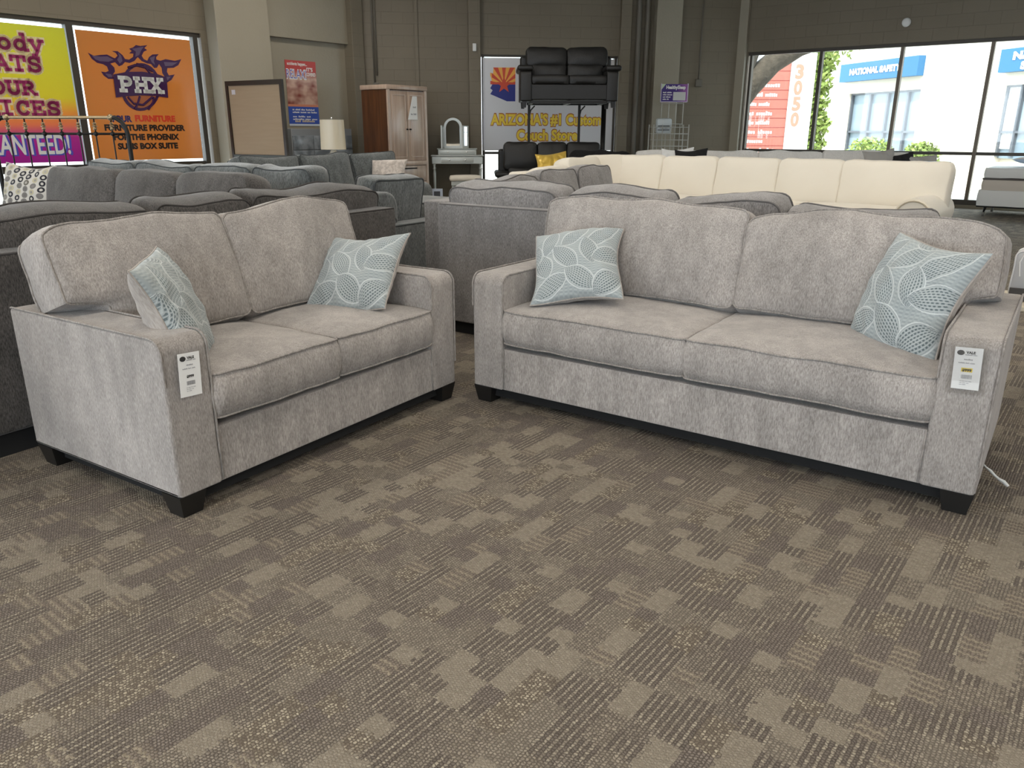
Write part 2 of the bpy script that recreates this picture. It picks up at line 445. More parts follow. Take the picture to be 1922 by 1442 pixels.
def throw_pillow(label, M, group=None, s=.46, T=.15, seed=0, N=300, front='leaf', back='taupe', name='throw_pillow', pattern=None, fold=None):
    t = thing(name, label, 'pillow', group=group)
    t.matrix_world = M
    g = np.linspace(-1, 1, N); A, B = np.meshgrid(g, g, indexing='ij')
    col = leaf_pattern(A, B, LEAVES) if front == 'leaf' else (pattern(A, B) if pattern else None)
    X, Y, Z = pillow_pts(A, B, 1, s, T, seed)
    grid_mesh('front_panel', X, Y, Z, MT[front], t, False, col)
    g2 = np.linspace(-1, 1, 44); A, B = np.meshgrid(g2, g2, indexing='ij')
    X, Y, Z = pillow_pts(A, B, -1, s, T, seed)
    grid_mesh('back_panel', X, Y, Z, MT[back], t, True)
    q = np.linspace(-1, 1, 60)
    a = np.concatenate([q, np.ones(60), q[::-1], -np.ones(60)]); b = np.concatenate([-np.ones(60), q, np.ones(60), q[::-1]])
    x, y, z = pillow_pts(a, b, 1, s, T, seed)
    P = [(float(i), float(j), float(k)) for i, j, k in zip(x, y, z)]
    P = [p for i, p in enumerate(P) if (Vector(p) - Vector(P[i-1])).length > 1e-5]
    MB().tube(P, .004, 6, closed=True).build('piping', MT[back], t)
    return t
def frame_matrix(c, right, up):
    """pillow frame: local x = right, z = up, front faces local -y"""
    r = Vector(right).normalized(); u = Vector(up); u = (u - r * u.dot(r)).normalized(); y = u.cross(r)
    m = Matrix((r, y, u)).transposed().to_4x4(); m.translation = Vector(c); return m

# =================================================================== CAMERA
cam = bpy.data.cameras.new('camera'); camo = bpy.data.objects.new('camera', cam); COL.objects.link(camo)
cam.sensor_fit = 'HORIZONTAL'; cam.sensor_width = 36; cam.lens = 1459.5 * 36 / 1922
camo.location = (0, 0, 1.325); camo.matrix_world = Matrix.Translation((0, 0, 1.325)) @ Matrix.Rotation(PI/2 - .3145, 4, 'X') @ Matrix.Rotation(.0019, 4, 'Z')
cam.clip_end = 400
SC.camera = camo

# =================================================================== SHELL
C1 = (-3.12, 16.19); C2 = (4.72, 17.22)
AL, AM, AR = R(52), math.atan2(1.03, 7.84), R(-38)
def wall_mat(name, c1, c2, gloss=.55):
    n = NT(name); v = n.sep(n.coord()); uv = n.xyz(v['X'], v['Z'])
    b = n.new('ShaderNodeTexBrick'); n.link(uv, b.inputs['Vector'])
    b.inputs['Scale'].default_value = 1; b.inputs['Brick Width'].default_value = .41; b.inputs['Row Height'].default_value = .205
    b.inputs['Mortar Size'].default_value = .006; b.inputs['Mortar Smooth'].default_value = .4; b.inputs['Color1'].default_value = (1, 1, 1, 1); b.inputs['Color2'].default_value = (.93, .93, .93, 1); b.inputs['Mortar'].default_value = (.78, .78, .78, 1)
    nz = n.noise(n.coord(), 1.3, 4); fine = n.noise(n.coord(), 45, 4)
    c = n.mix(nz, c1, c2); c = n.mix(.5, c, b.outputs['Color'], 'MULTIPLY')
    h = n.M('ADD', n.M('MULTIPLY', b.outputs['Fac'], -1.0), n.M('MULTIPLY', fine, .5))
    return n.bsdf(c, gloss, bump=h, bstr=.45, bdist=.008, spec=.4)
MT['wall'] = wall_mat('painted_block_wall', (.165, .138, .097), (.205, .175, .126))
_n = NT('painted_smooth_wall'); _v = _n.coord()
MT['wallsmooth'] = _n.bsdf(_n.mix(_n.noise(_v, .9, 3), (.27, .24, .18), (.335, .302, .235)), .42, bump=_n.noise(_v, 26, 4), bstr=.35, bdist=.01)
_n = NT('ceiling_deck'); MT['ceil'] = _n.bsdf((.34, .33, .31), .8)
def carpet():
    n = NT('patterned_loop_carpet'); v = n.sep(n.coord()); x, y = v['X'], v['Y']
    # tufts first; the block pattern is sampled per tuft so that its edges are ragged
    py = .0094; px = .0088
    wob = n.noise(n.coord(), 120, 2)
    yw = n.M('ADD', y, n.M('MULTIPLY', n.M('SUBTRACT', n.noise(n.mapv(n.coord(), (1, 1, 1), loc=(5, 3, 1)), 95, 2), .5), .010))
    ly = n.M('FLOOR', n.M('DIVIDE', yw, py)); fy = n.M('FRACT', n.M('DIVIDE', yw, py))
    sx = n.M('ADD', n.M('ADD', n.M('DIVIDE', x, px), n.M('MULTIPLY', n.M('FRACT', n.M('MULTIPLY', ly, .5)), 1.0)), n.M('MULTIPLY', wob, 1.5))
    lxid = n.M('FLOOR', sx); fx = n.M('FRACT', sx)
    loop = n.M('MULTIPLY', n.M('SINE', n.M('MULTIPLY', fx, PI)), n.M('SINE', n.M('MULTIPLY', fy, PI)))
    lr = n.white(n.xyz(lxid, ly, 2.5)); lr2 = n.white(n.xyz(lxid, ly, 9.5))
    jx = n.M('ADD', n.M('MULTIPLY', lxid, px), n.M('MULTIPLY', lr, .007)); jy = n.M('ADD', n.M('MULTIPLY', ly, py), n.M('MULTIPLY', n.M('SUBTRACT', lr2, .5), .004))
    cx, cy = .122, .070
    row = n.M('FLOOR', n.M('DIVIDE', jy, cy))
    xo = n.M('ADD', jx, n.M('MULTIPLY', n.white(n.xyz(row, 3.3, 1.1)), cx * 3))
    colm = n.M('FLOOR', n.M('DIVIDE', xo, cx))
    # some blocks are split in two along their length
    half = n.M('GREATER_THAN', n.M('FRACT', n.M('DIVIDE', xo, cx)), .5)
    sp = n.M('GREATER_THAN', n.white(n.xyz(row, colm, 17.5)), .62)
    sid = n.M('MULTIPLY', half, sp)
    r = n.white(n.xyz(n.M('ADD', colm, n.M('MULTIPLY', sid, .37)), row, .5)); r2 = n.white(n.xyz(row, n.M('ADD', colm, n.M('MULTIPLY', sid, .71)), 7.5))
    par = n.M('GREATER_THAN', n.M('FRACT', n.M('MULTIPLY', n.M('ADD', colm, row), .5)), .25)
    fine = n.noise(n.coord(), 380, 2, .6)
    stripe = n.M('GREATER_THAN', n.M('FRACT', n.M('DIVIDE', n.M('MULTIPLY', ly, 1.0), 2.0)), .25)
    cross = n.M('GREATER_THAN', n.M('FRACT', n.M('DIVIDE', lxid, 3.0)), .6)
    tuft = n.ramp(loop, (.10, 0.0), (.70, 1.0))
    t0 = n.mix(n.M('MULTIPLY', fine, n.M('ADD', .45, lr)), (.155, .131, .100), (.335, .292, .226))
    t1 = n.mix(stripe, n.mix(tuft, (.068, .055, .045), (.125, .103, .086)), n.mix(n.M('MULTIPLY', tuft, n.M('ADD', .25, lr)), (.115, .095, .077), (.37, .325, .25)))
    t2 = n.mix(n.M('MULTIPLY', tuft, n.M('POWER', lr, 1.5)), (.105, .083, .062), (.50, .44, .33))
    t3 = n.mix(n.M('MULTIPLY', tuft, n.M('ADD', .4, n.M('MULTIPLY', lr, .6))), (.078, .063, .053), (.235, .198, .168))
    t4 = n.mix(cross, n.mix(tuft, (.115, .093, .073), (.20, .165, .132)), (.27, .23, .17))
    def gt(a): return n.M('GREATER_THAN', r, a)
    c = n.mix(gt(.24), t0, t1); c = n.mix(gt(.60), c, t3); c = n.mix(gt(.78), c, t2); c = n.mix(gt(.88), c, t4)
    base = n.mix(n.M('MULTIPLY', tuft, n.M('ADD', .3, n.M('MULTIPLY', lr2, .7))), (.095, .079, .063), (.315, .272, .215))
    c = n.mix(n.M('MULTIPLY', n.M('GREATER_THAN', r2, .74), .75), c, base)
    c = n.mix(.20, c, base)
    big = n.noise(n.coord(), .8, 3)
    k = n.M('ADD', 1.04, n.M('MULTIPLY', big, .2)); c = n.mix(1.0, c, n.xyz(k, k, k), 'MULTIPLY')
    h = n.M('ADD', n.M('MULTIPLY', loop, n.M('ADD', .4, n.M('MULTIPLY', lr, .6))), n.M('MULTIPLY', fine, .4))
    return n.bsdf(c, .85, bump=h, bstr=.8, bdist=.006, spec=.25)
MT['carpet'] = carpet()
m = MB(); m.box(-17, 27, -24, 24, -.05, 0)
# floor polygon: the room is a rectangle with its far corner cut off
ul, vl = (math.cos(AL), math.sin(AL)), (-math.sin(AL), math.cos(AL))
LW, RW = 16.5, 24.0
def wp(o, a, s, d=0): return (o[0] + math.cos(a) * s - math.sin(a) * d, o[1] + math.sin(a) * s + math.cos(a) * d)
PL = wp(C1, AL, -LW); PR = wp(C2, AR, RW)
e1 = np.array([math.cos(AR), math.sin(AR)]); e2 = np.array([-math.cos(AL), -math.sin(AL)])
sol = np.linalg.solve(np.stack([e1, -e2], 1), np.array(PR) - np.array(PL)); PB = tuple(np.array(PL) + e1 * sol[0])
poly = [C1, PL, PB, PR, C2]
def rotback(p): c, s_ = math.cos(-AL), math.sin(-AL); return (p[0]*c - p[1]*s_, p[0]*s_ + p[1]*c)
pl = [rotback(p) for p in poly]
def poly_slab(z0, z1): m = MB(); m.prism(pl, z0, z1, 'xy'); return m
tag(poly_slab(-.06, 0).build('floor', MT['carpet'], rotz=AL, smooth=False), 'brown patterned loop carpet of the showroom', None, kind='structure')
tag(poly_slab(4.6, 4.7).build('ceiling', MT['ceil'], rotz=AL, smooth=False), kind='structure')

def wall(name, m, mat, o, a): return tag(m.build(name, mat, None, smooth=False, loc=(o[0], o[1], 0), rotz=a), kind='structure')
T = .22
m = MB()
m.box(-LW, -11.3, 0, T, 0, 4.6); m.box(-11.3, -3.14, 0, T, 2.82, 4.6); m.box(-11.3, -3.14, 0, T, 0, .10)
m.box(-3.14, 0, 0, T, 0, 4.6)
wall('wall_left', m, MT['wall'], C1, AL)
m = MB(); m.box(-3.03, -2.02, -.30, 0, 0, 4.6, .01)
wall('trim_1', m, MT['wallsmooth'], C1, AL)               # smooth column
m = MB(); m.box(-2.02, -.16, -.13, 0, 2.88, 4.6, .006); m.box(-2.02, -.16, -.02, 0, 0, 2.88)
wall('trim_2', m, MT['wallsmooth'], C1, AL)
m = MB(); m.box(-.16, .12, -.26, .0, 0, 4.6, .01)
wall('trim_3', m, MT['wall'], C1, AL)
m = MB()
ML = math.hypot(7.84, 1.03)
m.box(0, 2.52, 0, T, 0, 4.6); m.box(2.52, 5.28, 0, T, 2.76, 4.6); m.box(5.28, ML, 0, T, 0, 4.6)
wall('wall_back', m, MT['wall'], C1, AM)
m = MB(); m.box(2.27, 2.50, -.12, 0, 0, 4.6, .008); m.box(5.29, 5.50, -.12, 0, 0, 4.6, .008); m.box(1.24, 1.30, -.03, 0, 0, 4.6)
wall('trim_4', m, MT['wall'], C1, AM)
m = MB(); m.box(5.98, 6.50, -.22, 0, 0, 4.6, .01)
wall('trim_5', m, MT['wallsmooth'], C1, AM)
m = MB()
m.box(0, .10, 0, T, 0, 4.6); m.box(.10, 12.4, 0, T, 2.86, 4.6); m.box(.10, 12.4, 0, T, 0, .06); m.box(12.4, RW, 0, T, 0, 4.6)
wall('wall_right', m, MT['wall'], C2, AR)
m = MB(); m.box(-.16, .08, -.10, .0, 0, 4.6, .008)
wall('trim_6', m, MT['wallsmooth'], C2, AR)
# rear walls, behind the camera, with their own shop windows
def dist(a, b): return math.hypot(a[0]-b[0], a[1]-b[1])
L1_ = dist(PL, PB); a1 = math.atan2(PB[1]-PL[1], PB[0]-PL[0])
m = MB(); m.box(0, L1_, -T, 0, 0, .3); m.box(0, L1_, -T, 0, 3.2, 4.6); m.box(0, 2, -T, 0, .3, 3.2); m.box(L1_-5, L1_, -T, 0, .3, 3.2)
for q_ in range(5): m.box(4.8 + 3.2 * q_, 4.95 + 3.2 * q_, -T, 0, .3, 3.2)
wall('wall_front', m, MT['wall'], PL, a1)
L2_ = dist(PB, PR); a2 = math.atan2(PR[1]-PB[1], PR[0]-PB[0])
m = MB(); m.box(0, L2_, -T, 0, 0, 4.6)
wall('wall_rear', m, MT['wall'], PB, a2)

# =================================================================== LIGHT
w = bpy.data.worlds.new('sky'); SC.world = w; w.use_nodes = True
bg = w.node_tree.nodes['Background']; bg.inputs[0].default_value = (.80, .90, 1, 1); bg.inputs[1].default_value = 4.4
def area(name, loc, sx, sy, power, color=(1, .93, .83), rotz=0, rx=0):
    l = bpy.data.lights.new(name, 'AREA'); l.shape = 'RECTANGLE'; l.size = sx; l.size_y = sy; l.energy = power; l.color = color
    o = bpy.data.objects.new(name, l); COL.objects.link(o); o.location = loc; o.rotation_euler = (rx, 0, rotz); return o
k = 0
for i in range(5):
    for j in range(5):
        p = wp(C1, AL, -2.6 - 4.2 * i); q = wp((0, 0), AR, 2.4 + 4.2 * j)
        area('ceiling_lamp', (p[0] + q[0], p[1] + q[1], 4.5), 2.4, .6, 60 if (i + j) % 2 == 0 else 46, rotz=AL)
sun = bpy.data.lights.new('sun', 'SUN'); sun.energy = 7.0; sun.angle = R(.6); sun.color = (1, .95, .86)
so = bpy.data.objects.new('sun', sun); COL.objects.link(so); so.rotation_euler = (R(28), R(-25), 0)
SC.view_settings.view_transform = 'Standard'; SC.view_settings.look = 'None'; SC.view_settings.exposure = .2; SC.view_settings.gamma = 1; SC.view_settings.use_curve_mapping = False
SC.cycles.max_bounces = 8; SC.cycles.diffuse_bounces = 4; SC.cycles.glossy_bounces = 3; SC.cycles.transparent_max_bounces = 8
SC.cycles.sample_clamp_indirect = 6; SC.cycles.use_denoising = True; SC.cycles.caustics_reflective = False; SC.cycles.caustics_refractive = False

# =================================================================== MAIN PAIR
love = main_sofa('loveseat', 'grey heathered chenille loveseat with two seat cushions, nearest on the left', 'loveseat', 1.624, (-1.170, 2.482, 0), R(57.29), 1, extR=.15)
sofa = main_sofa('sofa', 'long grey heathered chenille sofa with two wide seat cushions, nearest on the right', 'sofa', 2.257, (-.197, 3.810, 0), R(-34.99), 11, droopR=.05, extR=.10)
throw_pillow('blue leaf pillow leaning over the tagged left arm of the loveseat', frame_matrix((-1.265, 2.85, .675), (-.194, .979, .059), (-.38, -.131, .916)), 'blue leaf throw pillows', seed=1, T=.19)
throw_pillow('blue leaf pillow against the far right arm of the loveseat', frame_matrix((-.752, 3.79, .665), (.938, -.339, .07), (.19, .683, .704)), 'blue leaf throw pillows', seed=2.3, s=.45, T=.19)
throw_pillow('blue leaf pillow in the left corner of the long sofa', frame_matrix((.322, 3.855, .690), (.983, -.175, .08), (.09, .76, .64)), 'blue leaf throw pillows', seed=3.7, s=.45, T=.19)
throw_pillow('blue leaf pillow leaning over the tagged right arm of the long sofa', frame_matrix((1.600, 3.066, .700), (.30, -.952, -.035), (.40, .09, .912)), 'blue leaf throw pillows', seed=5.1, s=.46, T=.19)

def price_tag(label, parent_loc, rotz, lx, z0, z1, price, hl, tilt=0):
    # hangs on the arm front: local x along the sofa width, front plane y=0
    t = thing('price_tag', label, 'price tag', parent_loc, rotz)
    w_, h_ = .084, z1 - z0
    cz = (z0 + z1) / 2; Mx = Matrix.Translation((lx, -.016, cz)) @ Matrix.Rotation(tilt, 4, 'Y') @ Matrix.Rotation(-.03, 4, 'X')
    m = MB(); m.box(-w_/2, w_/2, -.0006, .0006, -h_/2, h_/2, mat=Mx); m.build('card', MT['paper'], t, smooth=False)
    m = MB()   # round emblem of the shop
    prof = [(.0115 * math.cos(2*PI*i/14), .009 * math.sin(2*PI*i/14)) for i in range(14)]
    m.prism([(p[0] - .024, p[1] + h_/2 - .019) for p in prof], -.0016, -.0008, 'xz', Mx); m.build('emblem', MT['ink'], t, smooth=False)
    text('shop_name', 'VALE', MT['ink'], t, -.008, -.0015, h_/2 - .021, .012, .0006, .028, M=Mx)
    marks('shop_line', (9, 5), MT['greyink'], t, -.010, -.0015, h_/2 - .027, .036, .004, Mx)
    marks('item_name', (6,), MT['greyink'], t, -.012, -.0015, h_/2 - .044, .026, .005, Mx)
    marks('item_line', (8, 4, 6), MT['greyink'], t, -.028, -.0015, h_/2 - .056, .05, .004, Mx)
    if hl: m = MB(); m.box(-.017, .017, -.0014, -.0008, -.012, .002, mat=Mx); m.build('highlight', MT['yellowink'], t, smooth=False)
    text('price', price, MT['ink'], t, -.014, -.002, -.0095, .012, .0006, .028, M=Mx)
    m = MB(); x = -.015
    rnd = random.Random(4)
    while x < .016:
        wd = rnd.choice((.0006, .001, .0016)); m.box(x, x + wd, -.0014, -.0008, -.036, -.022, mat=Mx); x += wd + rnd.choice((.0007, .0012))
    m.build('barcode', MT['greyink'], t, smooth=False)
    for i in range(3): marks('small_print', (3, 5, 4, 6)[:4 - i], MT['greyink'], t, -.018, -.0015, -.046 - .006 * i, .036 - .008 * i, .0028, Mx, i)
    return t
_n = NT('clear_plastic'); _g = _n.new('ShaderNodeBsdfGlossy'); _g.inputs['Roughness'].default_value = .15; _tr = _n.new('ShaderNodeBsdfTransparent'); _mx = _n.new('ShaderNodeMixShader'); _mx.inputs[0].default_value = .12
_n.link(_tr.outputs[0], _mx.inputs[1]); _n.link(_g.outputs[0], _mx.inputs[2]); _n.link(_mx.outputs[0], _n.out.inputs[0]); MT['plastic'] = _n.m
price_tag('white price tag hanging on the left arm front of the loveseat', (-1.170, 2.482, 0), R(57.29), .092, .452, .604, '$999', False, R(4))
tg = price_tag('white price tag with yellow marked price on the long sofa right arm', (-.197, 3.810, 0), R(-34.99), 2.160, .478, .625, '$999', True, R(-3))
m = MB(); Mx = Matrix.Translation((2.160, -.0185, .56)) @ Matrix.Rotation(R(-3), 4, 'Y'); m.box(-.06, .06, -.0005, .0005, -.10, .10, mat=Mx); m.build('plastic_sleeve', MT['plastic'], tg, smooth=False)

# =================================================================== WINDOWS, POSTERS
FLAME = [(-4.995, 2.401), (-4.916, 2.363), (-4.816, 2.382), (-4.717, 2.394), (-4.634, 2.357), (-4.606, 2.35), (-4.563, 2.389), (-4.584, 2.425), (-4.639, 2.448), (-4.55, 2.451), (-4.487, 2.403), (-4.455, 2.35), (-4.395, 2.344), (-4.327, 2.386), (-4.313, 2.434), (-4.381, 2.433), (-4.334, 2.469), (-4.37, 2.499), (-4.305, 2.522), (-4.258, 2.559), (-4.187, 2.551), (-4.075, 2.572), (-4.128, 2.527), (-4.09, 2.5), (-4.147, 2.473), (-4.187, 2.414), (-4.163, 2.368), (-4.109, 2.347), (-4.073, 2.402), (-4.013, 2.444), (-3.908, 2.455), (-3.958, 2.409), (-3.959, 2.375), (-3.896, 2.361), (-3.805, 2.39), (-3.651, 2.376), (-3.539, 2.407), (-3.604, 2.314), (-3.689, 2.27), (-3.795, 2.26), (-3.81, 2.205), (-3.784, 2.153), (-3.685, 2.172), (-3.749, 2.09), (-3.834, 2.043), (-3.886, 2.065), (-3.855, 2.125), (-3.89, 2.182), (-3.89, 2.259), (-3.926, 2.311), (-3.967, 2.255), (-4.011, 2.249), (-4.056, 2.304), (-4.119, 2.308), (-4.199, 2.337), (-4.253, 2.391), (-4.315, 2.33), (-4.392, 2.298), (-4.462, 2.307), (-4.509, 2.263), (-4.563, 2.241), (-4.615, 2.294), (-4.688, 2.271), (-4.637, 2.219), (-4.636, 2.163), (-4.679, 2.114), (-4.672, 2.059), (-4.752, 2.055), (-4.814, 2.099), (-4.844, 2.152), (-4.777, 2.147), (-4.73, 2.167), (-4.744, 2.227), (-4.798, 2.256), (-4.883, 2.269), (-4.951, 2.319)]
FLAMEIN = [[(-4.949, 2.368), (-4.82, 2.358), (-4.721, 2.368), (-4.633, 2.326), (-4.713, 2.295), (-4.84, 2.295), (-4.904, 2.317)], [(-3.844, 2.347), (-3.655, 2.35), (-3.609, 2.357), (-3.707, 2.299), (-3.831, 2.286)], [(-4.329, 2.501), (-4.136, 2.545), (-4.186, 2.489), (-4.228, 2.42), (-4.295, 2.388), (-4.273, 2.464)], [(-4.552, 2.436), (-4.509, 2.393), (-4.5, 2.319), (-4.547, 2.279), (-4.578, 2.333), (-4.541, 2.381)], [(-4.064, 2.393), (-3.974, 2.424), (-4.006, 2.349), (-3.993, 2.292), (-4.042, 2.328)], [(-4.79, 2.128), (-4.702, 2.123), (-4.688, 2.086), (-4.748, 2.08)], [(-3.844, 2.125), (-3.753, 2.139), (-3.818, 2.077)]]
PBOX = [(-4.678, 2.12), (-4.463, 2.168), (-4.223, 2.184), (-3.991, 2.165), (-3.833, 2.122), (-3.849, 1.819), (-4.062, 1.839), (-4.297, 1.84), (-4.518, 1.82), (-4.685, 1.796)]
BALL = [(-3.95, 1.974), (-3.966, 1.904), (-3.995, 1.837), (-4.035, 1.775), (-4.084, 1.72), (-4.14, 1.675), (-4.201, 1.641), (-4.264, 1.62), (-4.328, 1.612), (-4.388, 1.618), (-4.444, 1.637), (-4.493, 1.668), (-4.534, 1.71), (-4.564, 1.761), (-4.583, 1.82), (-4.59, 1.884), (-4.585, 1.95), (-4.569, 2.017), (-4.541, 2.081), (-4.504, 2.142), (-4.457, 2.195), (-4.404, 2.24), (-4.345, 2.275), (-4.283, 2.297), (-4.22, 2.308), (-4.159, 2.305), (-4.102, 2.288), (-4.051, 2.259), (-4.009, 2.219), (-3.976, 2.168), (-3.955, 2.108), (-3.946, 2.043)]
BALLIN = [(-3.998, 1.972), (-4.013, 1.911), (-4.037, 1.852), (-4.071, 1.798), (-4.113, 1.75), (-4.161, 1.71), (-4.213, 1.681), (-4.267, 1.662), (-4.321, 1.655), (-4.373, 1.66), (-4.421, 1.676), (-4.462, 1.704), (-4.497, 1.741), (-4.522, 1.786), (-4.539, 1.837), (-4.545, 1.893), (-4.54, 1.952), (-4.526, 2.011), (-4.502, 2.067), (-4.47, 2.12), (-4.43, 2.167), (-4.384, 2.207), (-4.333, 2.237), (-4.28, 2.257), (-4.227, 2.266), (-4.175, 2.263), (-4.126, 2.248), (-4.083, 2.223), (-4.047, 2.187), (-4.019, 2.142), (-4.002, 2.09), (-3.994, 2.032)]
BLINES = [[(-4.433, 2.23), (-4.313, 2.274), (-4.15, 2.245), (-4.05, 2.202)], [(-4.29, 2.29), (-4.187, 2.281), (-4.097, 2.171)], [(-4.499, 1.811), (-4.421, 1.717), (-4.276, 1.701), (-4.107, 1.822)], [(-4.309, 1.826), (-4.358, 1.718), (-4.412, 1.64)], [(-4.086, 1.823), (-4.108, 1.744), (-4.201, 1.634)]]
AZ = [(2.767, 2.52), (3.2, 2.524), (3.199, 1.893), (3.032, 1.893), (2.696, 2.027), (2.744, 2.097), (2.697, 2.134), (2.735, 2.201), (2.72, 2.319), (2.699, 2.368), (2.7, 2.427), (2.753, 2.405)]
def glass_mat(name, tint=(1, 1, 1), gloss=.06):
    n = NT(name); g = n.new('ShaderNodeBsdfGlossy'); g.inputs['Roughness'].default_value = .02; t = n.new('ShaderNodeBsdfTransparent'); t.inputs[0].default_value = (*tint, 1)
    x = n.new('ShaderNodeMixShader'); x.inputs[0].default_value = gloss; n.link(t.outputs[0], x.inputs[1]); n.link(g.outputs[0], x.inputs[2]); n.link(x.outputs[0], n.out.inputs[0]); return n.m
MT['glass'] = glass_mat('window_glass', (.93, .96, .95))
def window(name, o, a, xs, z0, z1, rail, fw=.06, rw=.055, light=False, d0=.03, d1=.12):
    m = MB()
    m.box(xs[0] - fw, xs[-1] + fw, d0, d1, z1, z1 + .07); m.box(xs[0] - fw, xs[-1] + fw, d0 - .02, d1, z0 - .05, z0 + .05)
    root = tag(m.build(name, MT['bronze'], None, smooth=False, loc=(o[0], o[1], 0), rotz=a), kind='structure')
    for i, x in enumerate(xs):
        w_ = fw if 0 < i < len(xs) - 1 else fw * .8
        mm = MB(); mm.box(x - w_/2, x + w_/2, d0 - .02, d1, z0 + .05, z1); mm.build('mullion', MT['bronze_light'] if (light and i > 1) else MT['bronze'], root, smooth=False)
    for i in range(len(xs) - 1):
        mm = MB(); mm.box(xs[i] + fw/2, xs[i+1] - fw/2, d0, d1, rail - rw/2, rail + rw/2); mm.build('rail', MT['bronze'], root, smooth=False)
        for (za, zb) in ((z0 + .05, rail - rw/2), (rail + rw/2, z1)):
            mm = MB(); mm.box(xs[i] + fw/2, xs[i+1] - fw/2, .072, .078, za, zb); mm.build('pane', MT['glass'], root, smooth=False)
    return root
window('window_1', C1, AL, [-11.2, -9.2, -7.2, -5.19, -3.24], .10, 2.76, .79, fw=.10, rw=.10)
window('window_2', C2, AR, [.17, 1.57, 3.02, 4.46, 5.91, 7.36, 8.8, 10.3, 11.8], .10, 2.80, .955, light=True)
window('window_3', C1, AM, [2.56, 5.24], .06, 2.72, .90, fw=.06, rw=.05)

def vinyl(name, col, trans=.30):
    n = NT(name); d = n.new('ShaderNodeBsdfDiffuse'); t = n.new('ShaderNodeBsdfTranslucent'); x = n.new('ShaderNodeMixShader'); x.inputs[0].default_value = trans
    c = col(n) if callable(col) else (*col, 1)
    n.set(d.inputs[0], c); n.set(t.inputs[0], c); n.link(d.outputs[0], x.inputs[1]); n.link(t.outputs[0], x.inputs[2])
    g = n.new('ShaderNodeBsdfGlossy'); g.inputs['Roughness'].default_value = .25; x2 = n.new('ShaderNodeMixShader'); x2.inputs[0].default_value = .04
    n.link(x.outputs[0], x2.inputs[1]); n.link(g.outputs[0], x2.inputs[2]); n.link(x2.outputs[0], n.out.inputs[0]); return n.m
def ygrad(n):
    z = n.sep(n.coord())['Z']
    return n.ramp(n.M('DIVIDE', z, 2.8), (.31, (.36, .02, .27)), (.44, (.45, .03, .28)), (.50, (.70, .22, .10)), (.56, (.72, .33, .06)), (.63, (.66, .57, .04)), (.99, (.62, .62, .05)))
MT['vyellow'] = vinyl('yellow_magenta_print', ygrad); MT['vorange'] = vinyl('orange_print', (.60, .245, .055))
for k_, c_ in dict(vpurple=(.055, .016, .075), vlilac=(.14, .09, .16), vwhite=(.75, .75, .72), vball=(.42, .13, .05), vblack=(.02, .016, .014), vred=(.62, .06, .03), vnavy=(.03, .025, .12), vmag=(.34, .035, .13), vcream=(.78, .66, .42), vblue=(.10, .09, .50)).items(): MT[k_] = vinyl(k_ + '_print', c_, .2)
def wall_thing(name, label, cat, o, a, s, d, z=0, group=None):
    p = wp(o, a, s, d); return thing(name, label, cat, (p[0], p[1], z), a, group)
def poly_part(name, polys, mat, par, y, dx=0, dz=0, th=.0015):
    m = MB()
    for p in polys: m.prism([(q[0] + dx, q[1] + dz) for q in p], y, y + th)
    return m.build(name, mat, par, smooth=False)
# orange poster
ox = -4.25
t = wall_thing('poster', 'orange window poster with purple flaming basketball emblem and PHX lettering', 'poster', C1, AL, ox, -.02)
m = MB(); m.box(-.88, .89, 0, .004, .885, 2.70); m.build('sheet', MT['vorange'], t, smooth=False)
poly_part('flame', [FLAME], MT['vpurple'], t, -.003, -ox); [poly_part('flame_highlight', [q_], MT['vlilac'], t, -.006, -ox) for q_ in FLAMEIN]
b_ = poly_part('ball', [BALL], MT['vpurple'], t, -.006, -ox)
poly_part('ball_panel', [BALLIN], MT['vball'], t, -.009, -ox)
for ln in BLINES: m = MB(); m.tube([(p[0] - ox, -.0105, p[1]) for p in ln], .017, 6); m.build('ball_seam', MT['vpurple'], t)
poly_part('banner', [PBOX], MT['vpurple'], t, -.014, -ox)

